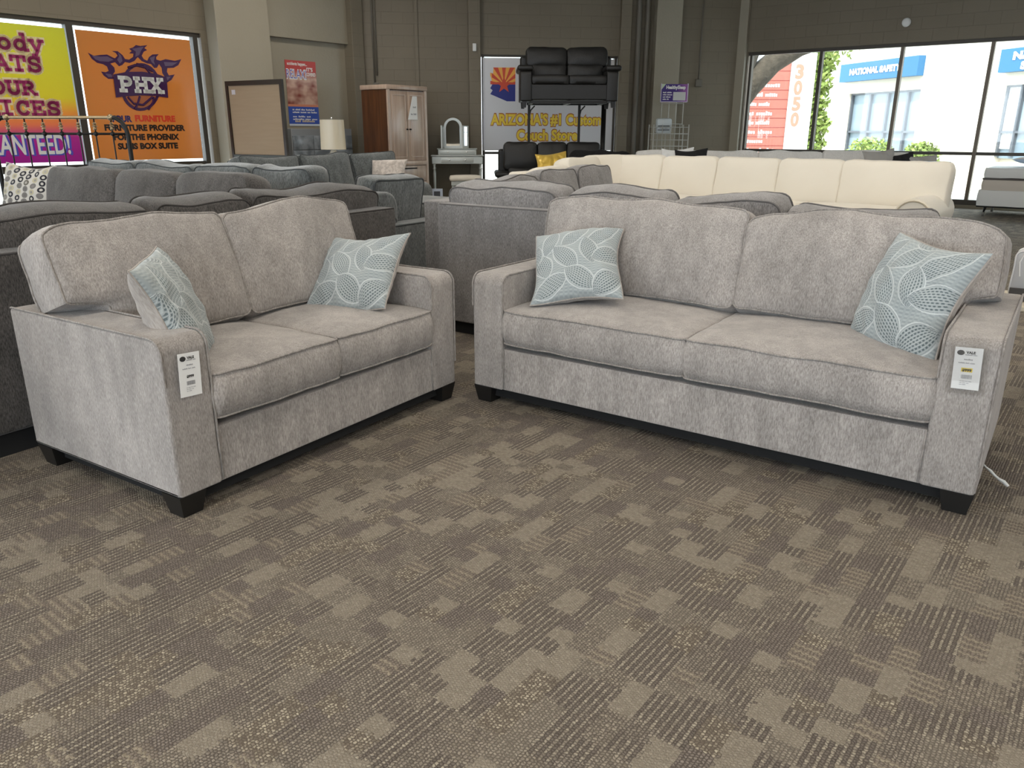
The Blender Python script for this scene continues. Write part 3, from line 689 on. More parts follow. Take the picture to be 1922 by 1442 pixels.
# ---- slab lettering built from strokes
def _el(cx, cy, rx, ry, a0=0, a1=360, n=16): return [(cx + rx * math.cos(R(a0 + (a1 - a0) * i / n)), cy + ry * math.sin(R(a0 + (a1 - a0) * i / n))) for i in range(n + 1)]
GL = {
 'o': [_el(.4, .34, .30, .30)], 'd': [_el(.38, .33, .28, .29), [(.66, .0), (.66, 1.0)], [(.48, 1.0), (.68, 1.0)], [(.64, .02), (.86, .02)]],
 'y': [[(.12, .66), (.42, .02)], [(.74, .66), (.34, -.28), (.14, -.28)], [(0, .66), (.28, .66)], [(.58, .66), (.88, .66)]],
 'A': [[(.08, 0), (.42, .97), (.76, 0)], [(.2, .33), (.64, .33)], [(-.06, .03), (.24, .03)], [(.6, .03), (.9, .03)], [(.22, .97), (.44, .97)]],
 'T': [[(.42, 0), (.42, .96)], [(.04, .96), (.80, .96)], [(.04, .98), (.04, .68)], [(.80, .98), (.80, .68)], [(.22, .03), (.62, .03)]],
 'S': [[(.68, .76)] + _el(.40, .73, .27, .23, 20, 270, 10) + _el(.40, .26, .30, .24, 90, -160, 10), [(.70, .66), (.70, .98)], [(.09, .34), (.09, .03)]],
 'E': [[(.16, 0), (.16, .97)], [(.0, .96), (.72, .96)], [(0, .03), (.74, .03)], [(.16, .5), (.5, .5)], [(.72, .98), (.72, .74)], [(.75, .0), (.75, .27)], [(.5, .62), (.5, .38)]],
 'U': [[(.16, .96), (.16, .34)] + _el(.43, .31, .27, .28, 180, 360, 10) + [(.70, .96)], [(0, .96), (.32, .96)], [(.54, .96), (.86, .96)]],
 'R': [[(.16, 0), (.16, .97)], [(0, .96), (.42, .96)] + _el(.44, .73, .22, .23, 90, -90, 8) + [(.16, .5)], [(.42, .5), (.74, .03), (.90, .03)], [(0, .03), (.34, .03)]],
 'P': [[(.16, 0), (.16, .97)], [(0, .96), (.42, .96)] + _el(.44, .71, .24, .25, 90, -90, 8) + [(.16, .46)], [(0, .03), (.38, .03)]],
 'I': [[(.40, 0), (.40, .96)], [(.12, .96), (.68, .96)], [(.12, .03), (.68, .03)]],
 'C': [_el(.44, .48, .32, .46, 40, 325, 14), [(.72, .62), (.72, .96)]],
 'O': [_el(.42, .48, .36, .46)],
 'H': [[(.14, 0), (.14, .97)], [(.70, 0), (.70, .97)], [(.14, .5), (.70, .5)], [(0, .96), (.30, .96)], [(.56, .96), (.86, .96)], [(0, .03), (.30, .03)], [(.56, .03), (.86, .03)]],
 'X': [[(.10, .0), (.74, .96)], [(.74, 0), (.10, .96)], [(-.02, .96), (.28, .96)], [(.56, .96), (.88, .96)], [(-.02, .03), (.28, .03)], [(.56, .03), (.88, .03)]],
 'N': [[(.14, 0), (.14, .97)], [(.14, .97), (.70, .0)], [(.70, 0), (.70, .97)], [(0, .96), (.2, .96)], [(.56, .96), (.86, .96)], [(0, .03), (.30, .03)]],
 'b': [_el(.46, .33, .28, .29), [(.16, 0), (.16, 1)], [(0, 1), (.18, 1)]], 'B': [[(.16, 0), (.16, .97)], [(0, .96), (.42, .96)] + _el(.42, .73, .22, .23, 90, -90, 8) + _el(.44, .27, .26, .24, 90, -90, 8) + [(0, .03)]],
}
def slab(name, s, mat, par, x, y, z, size, th, adv=.95, width=None, taper=0):
    """letters of constant stroke; x is the left edge (or right edge when width is negative)"""
    tot = len(s) * adv - (adv - .86); k = size
    kx = k if not width else abs(width) / tot
    x0 = x - abs(width) if (width and width < 0) else x
    vs_ = MB()
    for i, ch in enumerate(s):
        for st in GL[ch]:
            for (p, q) in zip(st[:-1], st[1:]):
                a = Vector((x0 + (i * adv + p[0]) * kx, z + p[1] * k)); b = Vector((x0 + (i * adv + q[0]) * kx, z + q[1] * k)); d = (b - a)
                if d.length < 1e-6: continue
                d.normalize(); nn = Vector((-d.y, d.x)) * th / 2; a = a - d * th * .3; b = b + d * th * .3
                vs_.add([(v.x, y, v.y) for v in (a - nn, b - nn, b + nn, a + nn)], [(0, 1, 2, 3)])
    return vs_.build(name, mat, par, smooth=False, norm=False)
slab('PHX_lettering', 'PHX', MT['vwhite'], t, -4.60 - ox, -.0185, 1.895, .195, .055, .95, .68)
for s_, x_, z_, h_, w_, mt in (('YOUR', -4.82, 1.452, .085, .34, 'vnavy'), ('FURNITURE', -4.43, 1.462, .085, .66, 'vred'), ('FURNITURE PROVIDER', -4.92, 1.325, .082, 1.30, 'vblack'), ('FOR THE PHOENIX', -4.80, 1.188, .082, 1.06, 'vblack'), ('SUNS BOX SUITE', -4.76, 1.053, .082, .98, 'vblack')):
    text('lettering', s_, MT[mt], t, x_ - ox, -.004, z_, h_ / .70, .0065, w_)
# yellow poster
ox = -6.2
t = wall_thing('poster', 'yellow to magenta window poster with slab letters about prices, left of the orange one', 'poster', C1, AL, ox, -.02)
m = MB(); m.box(-.90, .925, 0, .004, .885, 2.70); m.build('sheet', MT['vyellow'], t, smooth=False)
for w_, xr, zb_, h_, nn in (('Nobody', -5.60, 2.37, .20, 1.17), ('BEATS', -5.655, 2.105, .185, 1.02), ('OUR', -5.79, 1.80, .165, .57), ('PRICES', -5.50, 1.53, .18, 1.20)):
    slab('letter_halo', w_, MT['vcream'], t, xr - ox, -.002, zb_, h_, .10, .95, -nn); slab('lettering', w_, MT['vmag'], t, xr - ox, -.006, zb_, h_, .042, .95, -nn)
text('lettering_shadow', 'GUARANTEED!', MT['vblue'], t, -7.0 - ox + .012, -.002, .995, .385, .016, 1.56); text('lettering', 'GUARANTEED!', MT['vwhite'], t, -7.0 - ox, -.006, 1.005, .37, .008, 1.54)
# RELAX poster
ox = -1.22
t = wall_thing('poster', 'tall red and blue RELAX poster taped on the wall behind the grey cabinet', 'poster', C1, AL, ox, -.03)
def relax(n):
    v = n.sep(n.coord()); z = v['Z']; nz = n.noise(n.mapv(n.coord(), (1.6, 1, 2.2)), 2.2, 2)
    top = n.mix(n.ramp(nz, (.35, 0.0), (.6, 1.0)), (.22, .05, .04), (.62, .42, .34))
    head = n.mix(n.ramp(n.M('DIVIDE', z, 3), (.74, 0.0), (.79, 1.0)), top, (.48, .05, .045))
    c = n.mix(n.M('GREATER_THAN', z, 1.785), (.62, .25, .16), head)
    c = n.mix(n.M('GREATER_THAN', z, 1.745), (.05, .10, .42), c)
    return n.mix(n.M('GREATER_THAN', z, 1.445), (.60, .66, .72), c)
n = NT('relax_print'); MT['relax'] = n.bsdf(relax(n), .35)
m = MB(); m.box(-.345, .335, 0, .003, 1.41, 2.53); m.build('sheet', MT['relax'], t, smooth=False)
text('lettering', 'accidents happen...', MT['paper'], t, -.30, -.002, 2.45, .075, .002, .44)
text('lettering', 'RELAX!', MT['paper'], t, -.33, -.002, 2.22, .225, .012, .44); text('lettering', 'RELAX!', MT['vblue'], t, -.33, -.005, 2.225, .215, -.002, .435)
text('lettering', "IT'S", MT['paper'], t, .12, -.002, 2.36, .085, .003, .14); text('lettering', 'COVERED', MT['paper'], t, .11, -.002, 2.28, .08, .003, .21)
for i, (s_, w_) in enumerate((((2, 5, 4, 9), .5), ((7, 6, 3, 6), .55), ((3, 5, 3), .4), ((10, 5, 5), .55))): marks('small_print', s_, MT['paper'], t, -.26, -.002, 1.68 - .045 * i - (.03 if i > 1 else 0), w_, .028, None, i)
marks('logo_line', (4, 9), MT['vcream'], t, -.22, -.002, 1.475, .45, .04)
# arizona banner in the back doorway
ox = 3.88
t = wall_thing('banner', 'white shop banner with flag coloured state map and yellow ARIZONA couch store lettering', 'banner', C1, AM, ox, -.015)
m = MB(); m.box(-1.33, 1.33, 0, .006, .95, 2.70); m.build('sheet', flat('white_banner', (.66, .66, .68), .3, coat=.3), t, smooth=False)
for k_, c_ in dict(azb=(.02, .03, .22), azr=(.62, .07, .03), azy=(.88, .42, .07), goldt=(.83, .60, .05), goldo=(.42, .12, .02)).items(): MT[k_] = flat(k_ + '_ink', c_, .5)
cx_, cz_ = 2.972 - ox, 2.209
az = [(p[0] - ox, p[1]) for p in AZ]
low = [(x, min(z, cz_)) for x, z in az[1:10]] ; low = [az[1][0:1] + (cz_,)] + [p for p in az[2:8]] + [(az[7][0], cz_)]
m = MB(); m.prism(low, -.003, -.0005); m.build('state_lower', MT['azb'], t, smooth=False)
up = [(cx_ - .237, cz_), (az[8][0], az[8][1]), (az[9][0], az[9][1]), az[10], az[11], az[0], az[1], (az[1][0], cz_)]
m = MB(); m.prism(up, -.003, -.0005); m.build('state_upper', MT['azy'], t, smooth=False)
m = MB()
def clipray(a):
    dx, dz = math.cos(a), math.sin(a); k_ = 9
    if dz > 1e-4: k_ = min(k_, (2.521 - cz_) / dz)
    if dx > 1e-4: k_ = min(k_, (az[1][0] - cx_) / dx)
    if dx < -1e-4: k_ = min(k_, (cx_ - (az[10][0] + (.0 if dz < .25 else .03))) / -dx)
    return (cx_ + dx * k_, cz_ + dz * k_)
for i in range(0, 13, 2):
    a0, a1_ = PI * i / 13, PI * (i + 1) / 13
    m.prism([(cx_, cz_), clipray(a0 + .001), clipray(a1_)], -.005, -.0035)
m.build('ray', MT['azr'], t, smooth=False)
m = MB(); st = []
for i in range(10):
    r_ = .165 if i % 2 == 0 else .066; st.append((cx_ + r_ * math.sin(2*PI*i/10), cz_ - .01 + r_ * math.cos(2*PI*i/10)))
m.prism(st, -.008, -.006); m.build('star', MT['azr'], t, smooth=False)
for s_, x0_, z_, w_ in (("ARIZONA'S #1 Custom", 2.70, 1.45, 2.27), ('Couch Store', 3.23, 1.15, 1.26)):
    text('letter_outline', s_, MT['goldo'], t, x0_ - ox - .01, -.002, z_, .29, .024, w_ + .02); text('lettering', s_, MT['goldt'], t, x0_ - ox, -.005, z_ + .003, .275, .011, w_)

# =================================================================== WALL FITTINGS
def wtag(o, label, cat, group=None): return tag(o, label, cat, group)
def fitting(name, label, cat, o, a, s, d, z, mbf, mat, group=None):
    m = MB(); mbf(m); p = wp(o, a, s, d); ob = m.build(name, mat, None, loc=(p[0], p[1], z), rotz=a); return tag(ob, label, cat, group)
fitting('alarm_sensor', 'small white box high on the pilaster left of the banner', 'sensor', C1, AM, 2.38, -.14, 2.80, lambda m: (m.box(-.035, .035, -.03, .02, 0, .14, .008), m.box(-.015, .015, -.036, -.03, .03, .05)), MT['white'])
fitting('smoke_detector', 'round white ceiling style detector on the wall above the right windows', 'detector', C2, AR, 3.03, -.03, 3.2, lambda m: m.lathe([(.001, .05), (.05, .045), (.075, .02), (.078, 0)], 20, mat=Matrix.Rotation(PI/2, 4, 'X')), MT['white'])
pm = flat('painted_conduit', (.13, .115, .09), .5)
for s_, zb_, lb in ((.44, 2.22, 'thin painted conduit beside the armoire, left of the pair'), (.49, 2.35, 'thin painted conduit beside the armoire, right of the pair')):
    fitting('conduit', lb, 'conduit', C1, AM, s_, -.03, 0, lambda m: m.tube([(0, 0, zb_), (0, 0, 4.55)], .016, 8), pm, 'conduits on the back wall')
fitting('junction_box', 'small painted box under the short conduits above the armoire', 'junction box', C1, AM, .46, -.03, 2.12, lambda m: m.box(-.05, .05, -.03, .025, 0, .10, .006), pm)
fitting('conduit', 'thin painted conduit dropping to the outlet box right of the wire rack', 'conduit', C1, AM, 6.98, -.03, 0, lambda m: m.tube([(0, 0, 2.34), (0, 0, 4.55)], .014, 8), pm, 'conduits on the back wall')
fitting('junction_box', 'small square box on the wall above right of the wire rack', 'junction box', C1, AM, 6.98, -.03, 2.20, lambda m: m.box(-.065, .065, -.04, .025, 0, .14, .01), pm)
for s_, lb in ((5.66, 'painted vertical pipe right of the banner, left one of the pair'), (5.84, 'painted vertical pipe right of the banner, right one of the pair')):
    fitting('wall_pipe', lb, 'pipe', C1, AM, s_, -.07, 0, lambda m: (m.tube([(0, 0, 0), (0, 0, 4.58)], .055, 14), m.tube([(0, 0, 2.0), (0, 0, 2.05)], .064, 14)), pm, 'pipes on the back wall')

# =================================================================== OUTSIDE
FO, FA = (14.0, 35.0), R(-76.6)
stucco = flat('cream_stucco', (.72, .66, .56), .9); ofr = flat('grey_alu', (.10, .11, .13), .5)
def dull(n):
    return n.mix(n.noise(n.coord(), .8, 3), (.15, .20, .28), (.30, .37, .38))
n = NT('reflective_shop_glass'); MT['oglass'] = n.bsdf(dull(n), .25)
MT['osign'] = flat('sky_blue_sign', (.03, .14, .30), .5); MT['owhite'] = flat('white_sign_letters', (.8, .8, .8), .5)
t = thing('shop_building', 'cream stucco building across the lot with blue sign boards', 'building', (FO[0], FO[1], 0), FA)
m = MB(); m.box(-1.6, 17, .35, 8, 0, 7.5); m.box(-1.6, 0.35, 0, .35, 0, 7.5); m.box(.35, 4.52, 0, .35, 2.83, 7.5); m.box(.35, 4.52, 0, .35, 0, .55); m.box(4.52, 8.3, 0, .35, 0, 7.5); m.box(8.3, 13, 0, .35, 2.76, 7.5); m.box(13, 17, 0, .35, 0, 7.5)
m.build('facade', stucco, t, smooth=False)
for (xa, xb, zt, ms) in ((.35, 4.52, 2.83, (1.56, 2.61, 3.74)), (8.3, 13, 2.76, (8.9, 10.4, 11.7))):
    m = MB()
    for x in (xa + .03, *ms, xb - .03): m.box(x - .05, x + .05, .10, .2, .55, zt)
    m.box(xa, xb, .10, .2, 1.29, 1.36); m.box(xa, xb, .10, .2, zt - .06, zt); f_ = m.build('window_frame', ofr, t, smooth=False)
    m = MB(); m.box(xa, xb, .22, .24, .5, zt); m.build('pane', MT['oglass'], f_, smooth=False)
m = MB()
for i in range(9): m.box(8.36 + i * .058, 8.39 + i * .058, .16, .18, .8, 2.7)
m.build('blind', MT['owhite'], t, smooth=False)
for (lb, xa, xb, za, zb_, txts) in (('wide sky blue sign board reading NATIONAL SAFETY on the cream building', -.03, 4.53, 3.29, 3.975, (('NATIONAL SAFETY', .62, 3.56, .24, 3.05),)), ('second sky blue sign board at the right edge of the view', 8.23, 13.0, 3.14, 3.83, (('NATIONAL', 8.75, 3.52, .24, 2.4), ('SAFETY', 9.1, 3.22, .24, 1.6)))):
    s = wall_thing('sign_board', lb, 'sign', FO, FA, xa, -.30)
    m = MB(); m.box(0, xb - xa, 0, .29, za, zb_); m.build('panel', MT['osign'], s, smooth=False)
    for (tx, x_, z_, h_, w_) in txts: text('lettering', tx, MT['owhite'], s, x_ - xa, -.02, z_ - .02, h_ * 1.25, .02, w_)
# directory sign pillar
t = thing('directory_sign', 'white address pillar 3050 with red tenant panels outside the right windows', 'sign', (6.75, 24, 0))
redp = flat('red_sign_panel', (.40, .13, .10), .5); redl = flat('red_panel_edge', (.26, .04, .035), .5); num = flat('terracotta_numbers', (.36, .21, .15), .6)
m = MB(); m.box(1.2, 1.88, -.2, .3, 0, 3.45, .02); m.build('pillar', MT['owhite'], t, smooth=False)
for i in range(11):
    z_ = 3.22 - .255 * i
    m = MB(); m.box(-.5, 1.19, -.12, .0, z_ - .24, z_); p_ = m.build('tenant_panel', redp, t, smooth=False)
    m = MB(); m.box(-.5, 1.19, -.125, -.02, z_ - .255, z_ - .241); m.build('edge', redl, p_, smooth=False)
    marks('lettering', ((5, 6), (9,), (4, 8), (8, 6), (6, 6), (4, 7), (5, 7))[i % 7], MT['owhite'], p_, -.02, -.13, z_ - .17, (.85, .6, .95, .9, .7, .8, .75)[i % 7], .11, None, i)
for i, ch in enumerate('3050'): text('number', ch, num, t, 1.30, -.215, 2.78 - .43 * i, .50, .022, .24)
# ground outside
m = MB(); m.box(-60, 90, 16.0, 90, -.12, -.06)
tag(m.build('ground_outside', flat('pale_concrete', (.55, .53, .49), .9), smooth=False), 'pale concrete lot outside', 'ground', kind='structure')
# planting strip and tree
leafm = NT('sunlit_leaves'); leafm = leafm.bsdf(leafm.mix(leafm.noise(leafm.coord(), 3, 2), (.12, .22, .05), (.32, .36, .09)), .8)
bark = NT('grey_bark'); bark = bark.bsdf(bark.mix(bark.noise(bark.mapv(bark.coord(), (3, 3, 1)), 3, 4), (.03, .024, .017), (.09, .07, .05)), .9, bump=bark.noise(bark.coord(), 9, 4), bstr=.8, bdist=.05)
def leafball(m, c, r, n, s, seed):
    rn = random.Random(seed)
    for i in range(n):
        d = Vector((rn.gauss(0, 1), rn.gauss(0, 1), rn.gauss(0, 1))).normalized() * r * rn.random() ** .4
        p = Vector(c) + Vector((d.x, d.y, d.z * .8)); a = Vector((rn.gauss(0, 1), rn.gauss(0, 1), rn.gauss(0, 1))).normalized() * s; b = a.cross(Vector((rn.gauss(0, 1), rn.gauss(0, 1), rn.gauss(0, 1)))).normalized() * s * .5
        m.add([tuple(p - a), tuple(p + b), tuple(p + a), tuple(p - b)], [(0, 1, 2, 3)])
t = thing('shade_tree', 'leaning tree with thick grey branch outside the first right window', 'tree', (4.6, 19.4, -.06))
m = MB(); m.tube([(-.2, .1, 0), (.0, .1, 1.0), (.45, .2, 1.75), (1.0, .3, 2.45), (1.55, .4, 2.95), (2.2, .5, 3.25), (3.2, .6, 3.5)], .2, 12, rs=[.38, .36, .34, .31, .25, .17, .08])
m.tube([(.3, .2, 1.5), (.75, .3, 2.5), (1.0, .3, 3.3), (1.1, .4, 4.4)], .2, 10, rs=[.22, .25, .22, .15]); m.build('trunk', bark, t)
m = MB()
for i, c in enumerate([(1.2, .6, 5.0), (2.6, .6, 4.0), (3.4, .9, 3.75), (.2, .5, 5.2), (-1.2, .5, 4.6)]): leafball(m, c, .9, 500, .07, i)
m.build('crown', leafm, t, smooth=False, norm=False)
for i, (x, y, r_, h_, lb) in enumerate(((12.3, 28, .8, .5, 'sunlit green shrub by the cream building, left of the pair'), (13.6, 27.0, .6, .5, 'sunlit green shrub by the cream building, right of the pair'))):
    t = thing('shrub', lb, 'shrub', (x, y, -.06), 0, 'shrubs by the cream building'); m = MB(); leafball(m, (0, 0, h_ + .1), r_, 1300, .08, 20 + i); m.build('foliage', leafm, t, smooth=False, norm=False)
    m = MB(); [m.tube([(0, 0, 0), (.25 * math.cos(q), .25 * math.sin(q), h_ + .3)], .02, 6) for q in (0, 2, 4)]; m.build('stem', bark, t)
t = thing('tall_tree', 'tall narrow green tree between the address pillar and the cream building', 'tree', (11.1, 31, -.06)); m = MB()
for i in range(7): leafball(m, (.1 * math.sin(i * 2), 0, .9 + i * .75), .8, 800, .12, 40 + i)
m.build('foliage', leafm, t, smooth=False, norm=False); m = MB(); m.tube([(0, 0, 0), (0, 0, 5)], .09, 8); m.build('trunk', bark, t)
m = MB(); m.box(9.5, 24, 19.6, 19.75, -.06, .62); tag(m.build('low_wall', flat('cream_low_wall', (.72, .64, .52), .9), smooth=False, rotz=0), 'low cream wall beyond the lower right window panes', 'wall')

# =================================================================== SHOWROOM FURNITURE
def bc(par, x, y, z, w, h, t, yaw, mat, pipe=None, tilt=R(14), seed=0, name='back_cushion', r=.06, crown=.05, wave=.02, corner=0, bulge=.02, pr=.005, n=(14, 12, 3), noise_amp=.01, label=None):
    """back cushion: (x,y) centre of its foot line, z its lower edge"""
    M = Matrix.Translation((x, y, z)) @ Matrix.Rotation(yaw, 4, 'Z') @ Matrix.Rotation(-tilt, 4, 'X') @ Matrix.Translation((0, 0, h / 2)) @ Matrix.Rotation(PI / 2, 4, 'X')
    return Cushion(w, h, t, r=r, crown=crown, bulge=bulge, noise_amp=noise_amp, seed=seed, wave=wave, corner=corner, n=n).make(name, mat, par, M, pipe, pr, label)
def sc_(par, x0, x1, y0, y1, z0, z1, mat, pipe=None, seed=0, name='seat_cushion', crown=.025):
    c = Cushion(x1 - x0, y1 - y0, z1 - z0, r=.03, crown=crown, crown2=.005, bulge=.012, seed=seed, n=(10, 10, 2))
    return c.make(name, mat, par, Mseat((x0 + x1)/2, (y0 + y1)/2, (z0 + z1)/2), pipe, .005)
def bx(name, par, mat, b, bev=.02, seg=3):
    m = MB(); m.box(*b, bev, seg); return m.build(name, mat, par, wn=True)
def piped_edge(par, pts, mat, r=.005):
    m = MB(); m.tube(pts, r, 6); return m.build('piping', mat, par)

# --- charcoal L sectional, back to back with the loveseat
t = thing('sectional_sofa', 'dark charcoal L sectional standing back to back with the loveseat', 'sofa', (-.76, 5.19, 0), R(57.3))
F_, P_ = MT['char'], MT['charpipe']
b_ = bx('back_frame', t, F_, (-3.4, 0, 0, .20, .10, .85)); piped_edge(b_, [(-3.38, .005, .845), (-.02, .005, .845)], P_)
bx('end_frame', t, F_, (-.20, 0, .205, 4.2, .10, .845)); bx('seat_base', t, F_, (-3.4, -.205, .205, 1.0, .10, .40)); bx('seat_base', t, F_, (-1.0, -.205, 1.005, 4.2, .10, .40))
m = MB(); m.box(-3.37, -.03, .03, .16, 0, .10); m.box(-.9, -.03, .16, 4.1, 0, .10); m.build('plinth', MT['under'], t, smooth=False)
for i, (xa, xb) in enumerate(((-1.02, .0), (-1.62, -1.04), (-2.40, -1.64), (-3.2, -2.42))):
    bc(t, (xa + xb)/2, .34, .47, xb - xa, .52, .22, PI, F_, P_ if i else P_, R(10), 30 + i, wave=.03, crown=.05)
for i, (ya, yb) in enumerate(((2.48, 3.45), (1.73, 2.46), (.95, 1.71))): bc(t, -.40, (ya + yb)/2, .45, yb - ya, .58, .22, -PI/2, F_, None, R(12), 36 + i, r=.10, crown=.07)
for i, (xa, xb) in enumerate(((-2.2, -1.05), (-3.35, -2.22))): sc_(t, xa, xb, .35, 1.0, .41, .53, F_, P_, 40 + i)
for i, (ya, yb) in enumerate(((.36, 1.6), (1.62, 2.85), (2.87, 4.15))): sc_(t, -1.0, -.38, ya, yb, .41, .50, F_, P_, 43 + i)
def dots(n):
    v = n.sep(n.coord()); s_ = .085
    fx = n.M('SUBTRACT', n.M('FRACT', n.M('DIVIDE', v['X'], s_)), .5); col = n.M('FLOOR', n.M('DIVIDE', v['X'], s_)); zz = n.M('ADD', n.M('DIVIDE', v['Z'], s_ * .62), n.M('MULTIPLY', col, .5))
    fz = n.M('SUBTRACT', n.M('FRACT', zz), .5); rr = n.M('SQRT', n.M('ADD', n.M('POWER', fx, 2), n.M('POWER', n.M('MULTIPLY', fz, .8), 2)))
    k = n.white(n.xyz(col, n.M('FLOOR', zz), 4.1)); c = n.ramp(k, (0, (.015, .014, .02)), (.38, (.02, .02, .03)), (.4, (.42, .38, .26)), (.65, (.42, .38, .26)), (.67, (.16, .15, .14)), (1, (.16, .15, .14)))
    e = n.ramp(k, (0, .0), (1, 1.0)); c2 = n.mix(n.M('LESS_THAN', rr, .17), c, n.mix(e, (.5, .47, .42), (.10, .09, .09)))
    return n.mix(n.M('LESS_THAN', rr, .37), (.50, .475, .43), c2)
n = NT('oval_dot_cloth'); MT['dots'] = n.bsdf(dots(n), .9)
MT['dotback'] = flat('cream_cotton', (.5, .475, .43), .9)
def wloc(o, a, x, y, z): p = (o[0] + math.cos(a) * x - math.sin(a) * y, o[1] + math.sin(a) * x + math.cos(a) * y); return (*p, z)
def dirv(a, x, y, z): return (math.cos(a) * x - math.sin(a) * y, math.sin(a) * x + math.cos(a) * y, z)
CO, CA = (-.76, 5.19), R(57.3)
throw_pillow('cream pillow with dark oval dots at the far left edge', frame_matrix((-4.13, 6.80, .76), (.93, -.36, -.02), (.1, .25, .95)), None, .60, .16, 2, 60, 'dots', 'dotback')

# --- slate sectional: row with its back against the charcoal one, side panel and big cushion
S_, SP = MT['slate'], MT['slatepipe']
t = thing('sectional_sofa', 'slate grey velvet sectional behind the charcoal one, its side panel and big upright cushion showing', 'sofa', (-.76, 5.19, 0), R(57.3))
bx('back_frame', t, S_, (.05, .25, 1.02, 4.1, .10, .85)); bx('seat_base', t, S_, (.255, 1.1, 1.02, 4.1, .10, .42))
a_ = bx('side_panel', t, S_, (.05, 2.6, .80, 1.01, .10, .60), .03, 3); piped_edge(a_, [(.08, .803, .590), (2.57, .803, .590)], SP, .006); piped_edge(a_, [(.08, 1.0, .598), (2.57, 1.0, .598)], SP, .006)
m = MB(); m.box(.1, 2.5, .86, .95, 0, .10); m.box(.1, 1.0, 1.1, 4.0, 0, .10); m.build('plinth', MT['under'], t, smooth=False)
for i, (ya, yb) in enumerate(((3.26, 4.0), (2.44, 3.24), (1.72, 2.42), (1.06, 1.70))): bc(t, .40, (ya + yb)/2, .50, yb - ya, .55, .20, PI/2, S_, SP, R(4), 50 + i, wave=.03)
rp = rprofile(0, .30, .60, .86, .13, .03, .02); m = soft_prism([(p[0], p[1]) for p in rp], .06, .60, .03, 3)
m.v = [(-(v[1]) + 1.02, v[0] - .06 + .86, v[2]) for v in m.v]; m.build('end_roll', S_, t, angle=50)
bc(t, 1.17, 1.14, .44, .62, .52, .20, 0, S_, SP, R(-9), 58, name='large_cushion', r=.04, crown=.02, wave=.015, pr=.008, label='big square slate cushion standing upright')
sc_(t, 1.1, 2.5, 1.02, 1.9, .30, .44, S_, SP, 60)
for i, (ya, yb) in enumerate(((1.9, 3.0), (3.02, 4.1))): sc_(t, .5, 1.1, ya, yb, .42, .52, S_, SP, 61 + i)

# --- far slate sofa with chaise
AO = (-1.12, 11.32); AA = R(57)
t = thing('chaise_sofa', 'slate grey sofa with rounded far arm and chaise, farthest of the grey row', 'sofa', (*AO, 0), AA)
rp = rprofile(0, .95, .10, .64, .14, .06, .02)
a_ = soft_prism(rp, -.30, 0, .03, 3).build('arm', S_, t, angle=50); piped_edge(a_, [(-.297, q[0] - .002, q[1] + .002) for q in rp[8:24]], SP, .008)
bx('back_frame', t, S_, (-2.78, -.02, .90, 1.10, .10, .82)); bx('seat_base', t, S_, (-2.78, -.31, .02, .895, .10, .31)); bx('chaise_base', t, S_, (-1.35, -.30, -.80, .015, .10, .30))
for i, (xa, xb) in enumerate(((-.93, -.02), (-1.82, -.95), (-2.74, -1.84))): bc(t, (xa + xb)/2, .64, .50, xb - xa, .54, .22, 0, S_, SP, R(16), 70 + i, wave=.03, corner=.03)
sc_(t, -1.33, -.32, -.80, .50, .31, .475, S_, SP, 76)
for i, (xa, xb) in enumerate(((-2.05, -1.35), (-2.76, -2.07))): sc_(t, xa, xb, .0, .50, .31, .475, S_, SP, 77 + i)
for x in (-.15, -2.6):
    for y in (.08, .95): foot(t, x, y, .08, z1=.10)
_n = NT('blush_satin'); MT['blush'] = _n.bsdf(_n.mix(_n.ramp(_n.noise(_n.coord(), 26, 3), (.45, 0.0), (.55, 1.0)), (.40, .35, .31), (.52, .46, .41)), .4, sheen=.3)
c = wloc(AO, AA, -.62, .28, .73); throw_pillow('pale blush satin pillow on the far slate sofa beside the armoire', frame_matrix(c, (.97, -.15, .02), (.05, .45, .9)), None, .50, .15, 4, 60, 'blush', 'blush')

# --- dove grey sectional behind the long sofa
GO, GA = (-.50, 5.28), R(-35)
t = thing('sectional_sofa', 'dove grey sectional standing back to back with the long sofa', 'sofa', (*GO, 0), GA)
F_, P_ = MT['lgrey'], MT['lgreypipe']
a_ = bx('back_frame', t, F_, (0, .945, 0, .2, .085, .87), .012); piped_edge(a_, [(.02, .004, .865), (.93, .004, .865)], P_)
bx('back_frame', t, F_, (.955, 2.95, 0, .2, .085, .865), .012); bx('side_frame', t, F_, (-.30, -.10, .205, 2.3, .085, .86), .012); bx('seat_base', t, F_, (-.10, 2.95, .205, 1.0, .085, .40)); bx('seat_base', t, F_, (-.10, .80, 1.005, 2.3, .085, .40))
m = MB(); m.box(.03, 2.92, .04, .15, 0, .085); m.box(-.22, -.14, .25, 2.2, 0, .085); m.build('plinth', MT['under'], t, smooth=False)
bc(t, .44, .30, .46, .84, .53, .24, PI, F_, P_, R(8), 80, wave=.03)
for i, (xa, xb, zz_) in enumerate(((.92, 1.56, .47), (1.58, 2.22, .455), (2.24, 2.93, .425))): bc(t, (xa + xb)/2, .32, zz_, xb - xa, .52, .20, PI, F_, P_, R(10), 81 + i, wave=.03)
for i, (ya, yb, z_) in enumerate(((.60, 1.12, .44), (1.14, 1.70, .46), (1.72, 2.28, .49))): bc(t, .06, (ya + yb)/2, z_, yb - ya, .55, .20, PI/2, F_, P_, R(10), 85 + i, wave=.03)
for i, (xa, xb) in enumerate(((1.02, 1.96), (1.98, 2.93))): sc_(t, xa, xb, .42, 1.02, .40, .49, F_, P_, 88 + i)
sc_(t, .22, .95, .42, 1.3, .40, .49, F_, P_, 90); sc_(t, .22, .80, 1.32, 2.28, .40, .49, F_, P_, 91)

